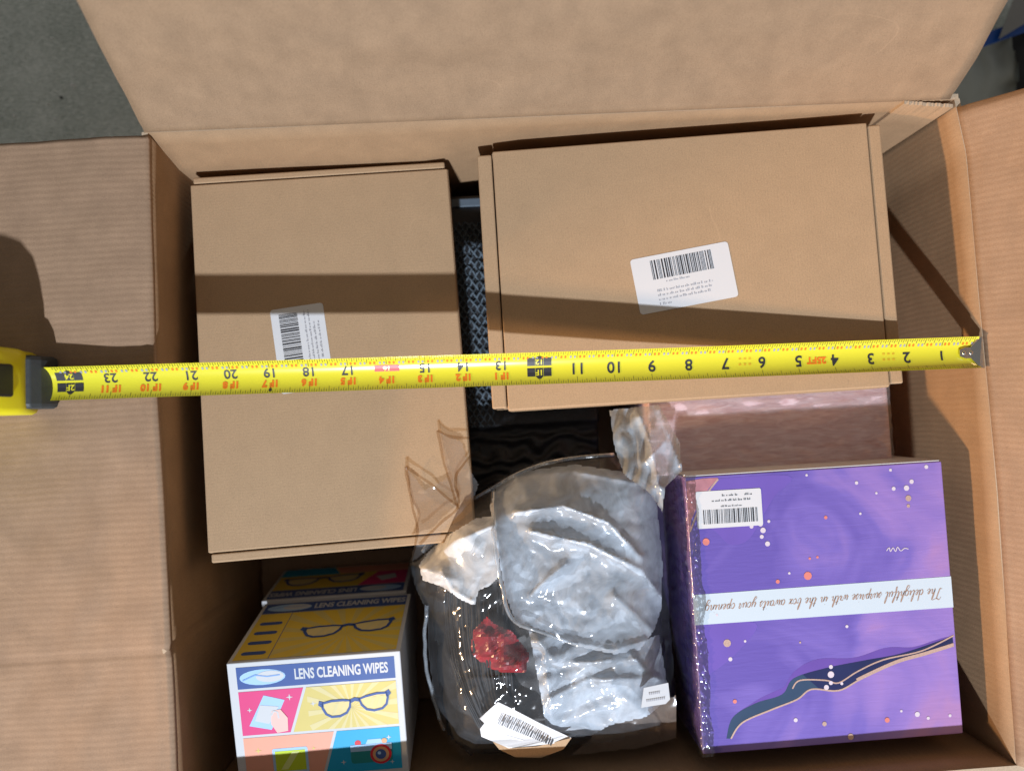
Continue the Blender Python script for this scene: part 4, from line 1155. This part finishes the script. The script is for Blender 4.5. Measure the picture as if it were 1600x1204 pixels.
    drape("film_neck", root, nk, lambda x, y: -2.35+.012*(y-640)+.30*crumple(x*1.5, y*.6, 71, 1.6)+.12*abs(math.sin(x*.14+nz(x*.03, y*.02)*3))+sum(a*seg_ridge(x, y, p, w) for p, w, a in nf), 3.0, film("neck_film", haze=.55, haze_col=(.66, .75, .83), rough=.12, gloss=1.0, base=.05, scale=60))
    hem = [(930, 1112), (1010, 1108), (1056, 1085), (1058, 1152), (1000, 1168), (890, 1180), (925, 1150)]
    drape("bag_hem", root, hem, lambda x, y: -1.25-.012*(y-1110)+.3*crumple(x, y, 81, 1.4), 3.4, film("brown_hem_film", haze=.45, haze_col=(.30, .24, .20), rough=.2, gloss=1.0, base=.06))
    # stickers
    lb = [(778, 1096), (803, 1108), (845, 1130), (893, 1152), (872, 1160), (835, 1164), (795, 1168), (752, 1150), (750, 1138), (757, 1129), (749, 1122)]
    zl = lambda x, y: -.72-.005*(y-1100)+.12*math.sin((x-750)*.03)
    st = patch("barcode_sticker", root, lb, zl, M_WHITE)
    mb = MB(); r = random.Random(4); t = 0.0
    A, B = Vector((784, 1117)), Vector((866, 1156)); n = Vector((-.43, .9))*14.5
    while t < 1:
        w = r.choice((.012, .012, .022, .03)); a, b = A.lerp(B, t), A.lerp(B, min(1, t+w))
        mb.face([U(p.x, p.y, zl(p.x, p.y)+.03) for p in (a, a+n*(1-.35*t), b+n*(1-.35*t), b)], M_INK); t += w+r.choice((.012, .016, .022))
    mb.build("barcode", st)["kind"] = "stuff"
    tg = [(770, 1158), (800, 1168), (840, 1165), (893, 1152), (880, 1170), (845, 1183), (805, 1182), (780, 1170)]
    patch("paper_tag", root, tg, lambda x, y: -1.0-.006*(y-1150), K_MAILER)
    s2 = [(1006, 1074), (1044, 1066), (1047, 1092), (1040, 1099), (1002, 1105)]
    st2 = patch("small_sticker", root, s2, lambda x, y: -.55-.004*(x-1000), M_WHITE)
    mb = MB(); zz = lambda x: -.55-.004*(x-1000)+.02
    for yy, a, b in ((1083, 1014, 1032), (1094, 1010, 1040)):
        for k in range(a, b, 3):
            y2 = yy-(k-a)*.16; mb.face([U(k, y2+2, zz(k)), U(k+2, y2+2, zz(k)), U(k+2, y2-1, zz(k)), U(k, y2-1, zz(k))], M_GREYINK)
    mb.build("small_print", st2)["kind"] = "stuff"
build_bag()

# ------------------------------------------------------------------ things on the floor behind the right corner
def build_corner():
    zf = -HB
    CL = plain("grey_cloth", (.50, .54, .50), .85, vary=.12, scale=30, bump=.4, bscale=60)
    cl = [(1440, 60), (1560, 62), (1588, 50), (1592, 75), (1600, 100), (1596, 130), (1588, 160), (1600, 220), (1480, 260), (1430, 200)]
    o = drape("grey_cloth", None, cl, lambda x, y: zf+.35+.9*abs(nz(x*.018, y*.012, 2))+.25*nz(x*.05, y*.03, 4), 5, CL)
    tag(o, "pale grey crumpled cloth on the floor behind the right flap", "cloth")
    BL_ = plain("blue_plastic", (.01, .09, .42), .3); GR = plain("grey_tote_plastic", (.30, .30, .29), .4)
    mb = MB()
    for k, (a, b, c, d, z0, z1) in enumerate((((1525, 78), (1620, 44), (1620, 22), (1545, 50), zf+1.3, zf+1.5),)):
        lo = [U(*q, z0) for q in (a, b, c, d)]; hi = [U(*q, z1) for q in (a, b, c, d)]
        mb.face(hi, BL_); mb.face(lo[::-1], BL_)
        for i in range(4): mb.face([lo[i], lo[(i+1) % 4], hi[(i+1) % 4], hi[i]], BL_)
    tag(mb.build("blue_folder", bevel=.03), "blue plastic folder edge above the grey cloth", "folder")
    mb = MB()
    for pts, z0, z1, m in (([(1560, 62), (1630, 20), (1630, -30), (1590, -20)], zf+1.55, zf+1.75, GR),):
        lo = [U(*q, z0) for q in pts]; hi = [U(*q, z1) for q in pts]
        mb.face(hi, m); mb.face(lo[::-1], m)
        for i in range(4): mb.face([lo[i], lo[(i+1) % 4], hi[(i+1) % 4], hi[i]], m)
    tag(mb.build("grey_tray", bevel=.04), "grey plastic tray in the top right corner above the blue folder", "tray")
    o = drape("black_bag", None, [(1580, 40), (1680, 20), (1680, 200), (1600, 190), (1586, 150), (1592, 110), (1582, 75)], lambda x, y: zf+1.0+.3*nz(x*.03, y*.03, 6), 6, plain("black_bag_cloth", (.012, .012, .012), .6))
    tag(o, "black bag at the right edge beside the grey cloth", "bag")
build_corner()
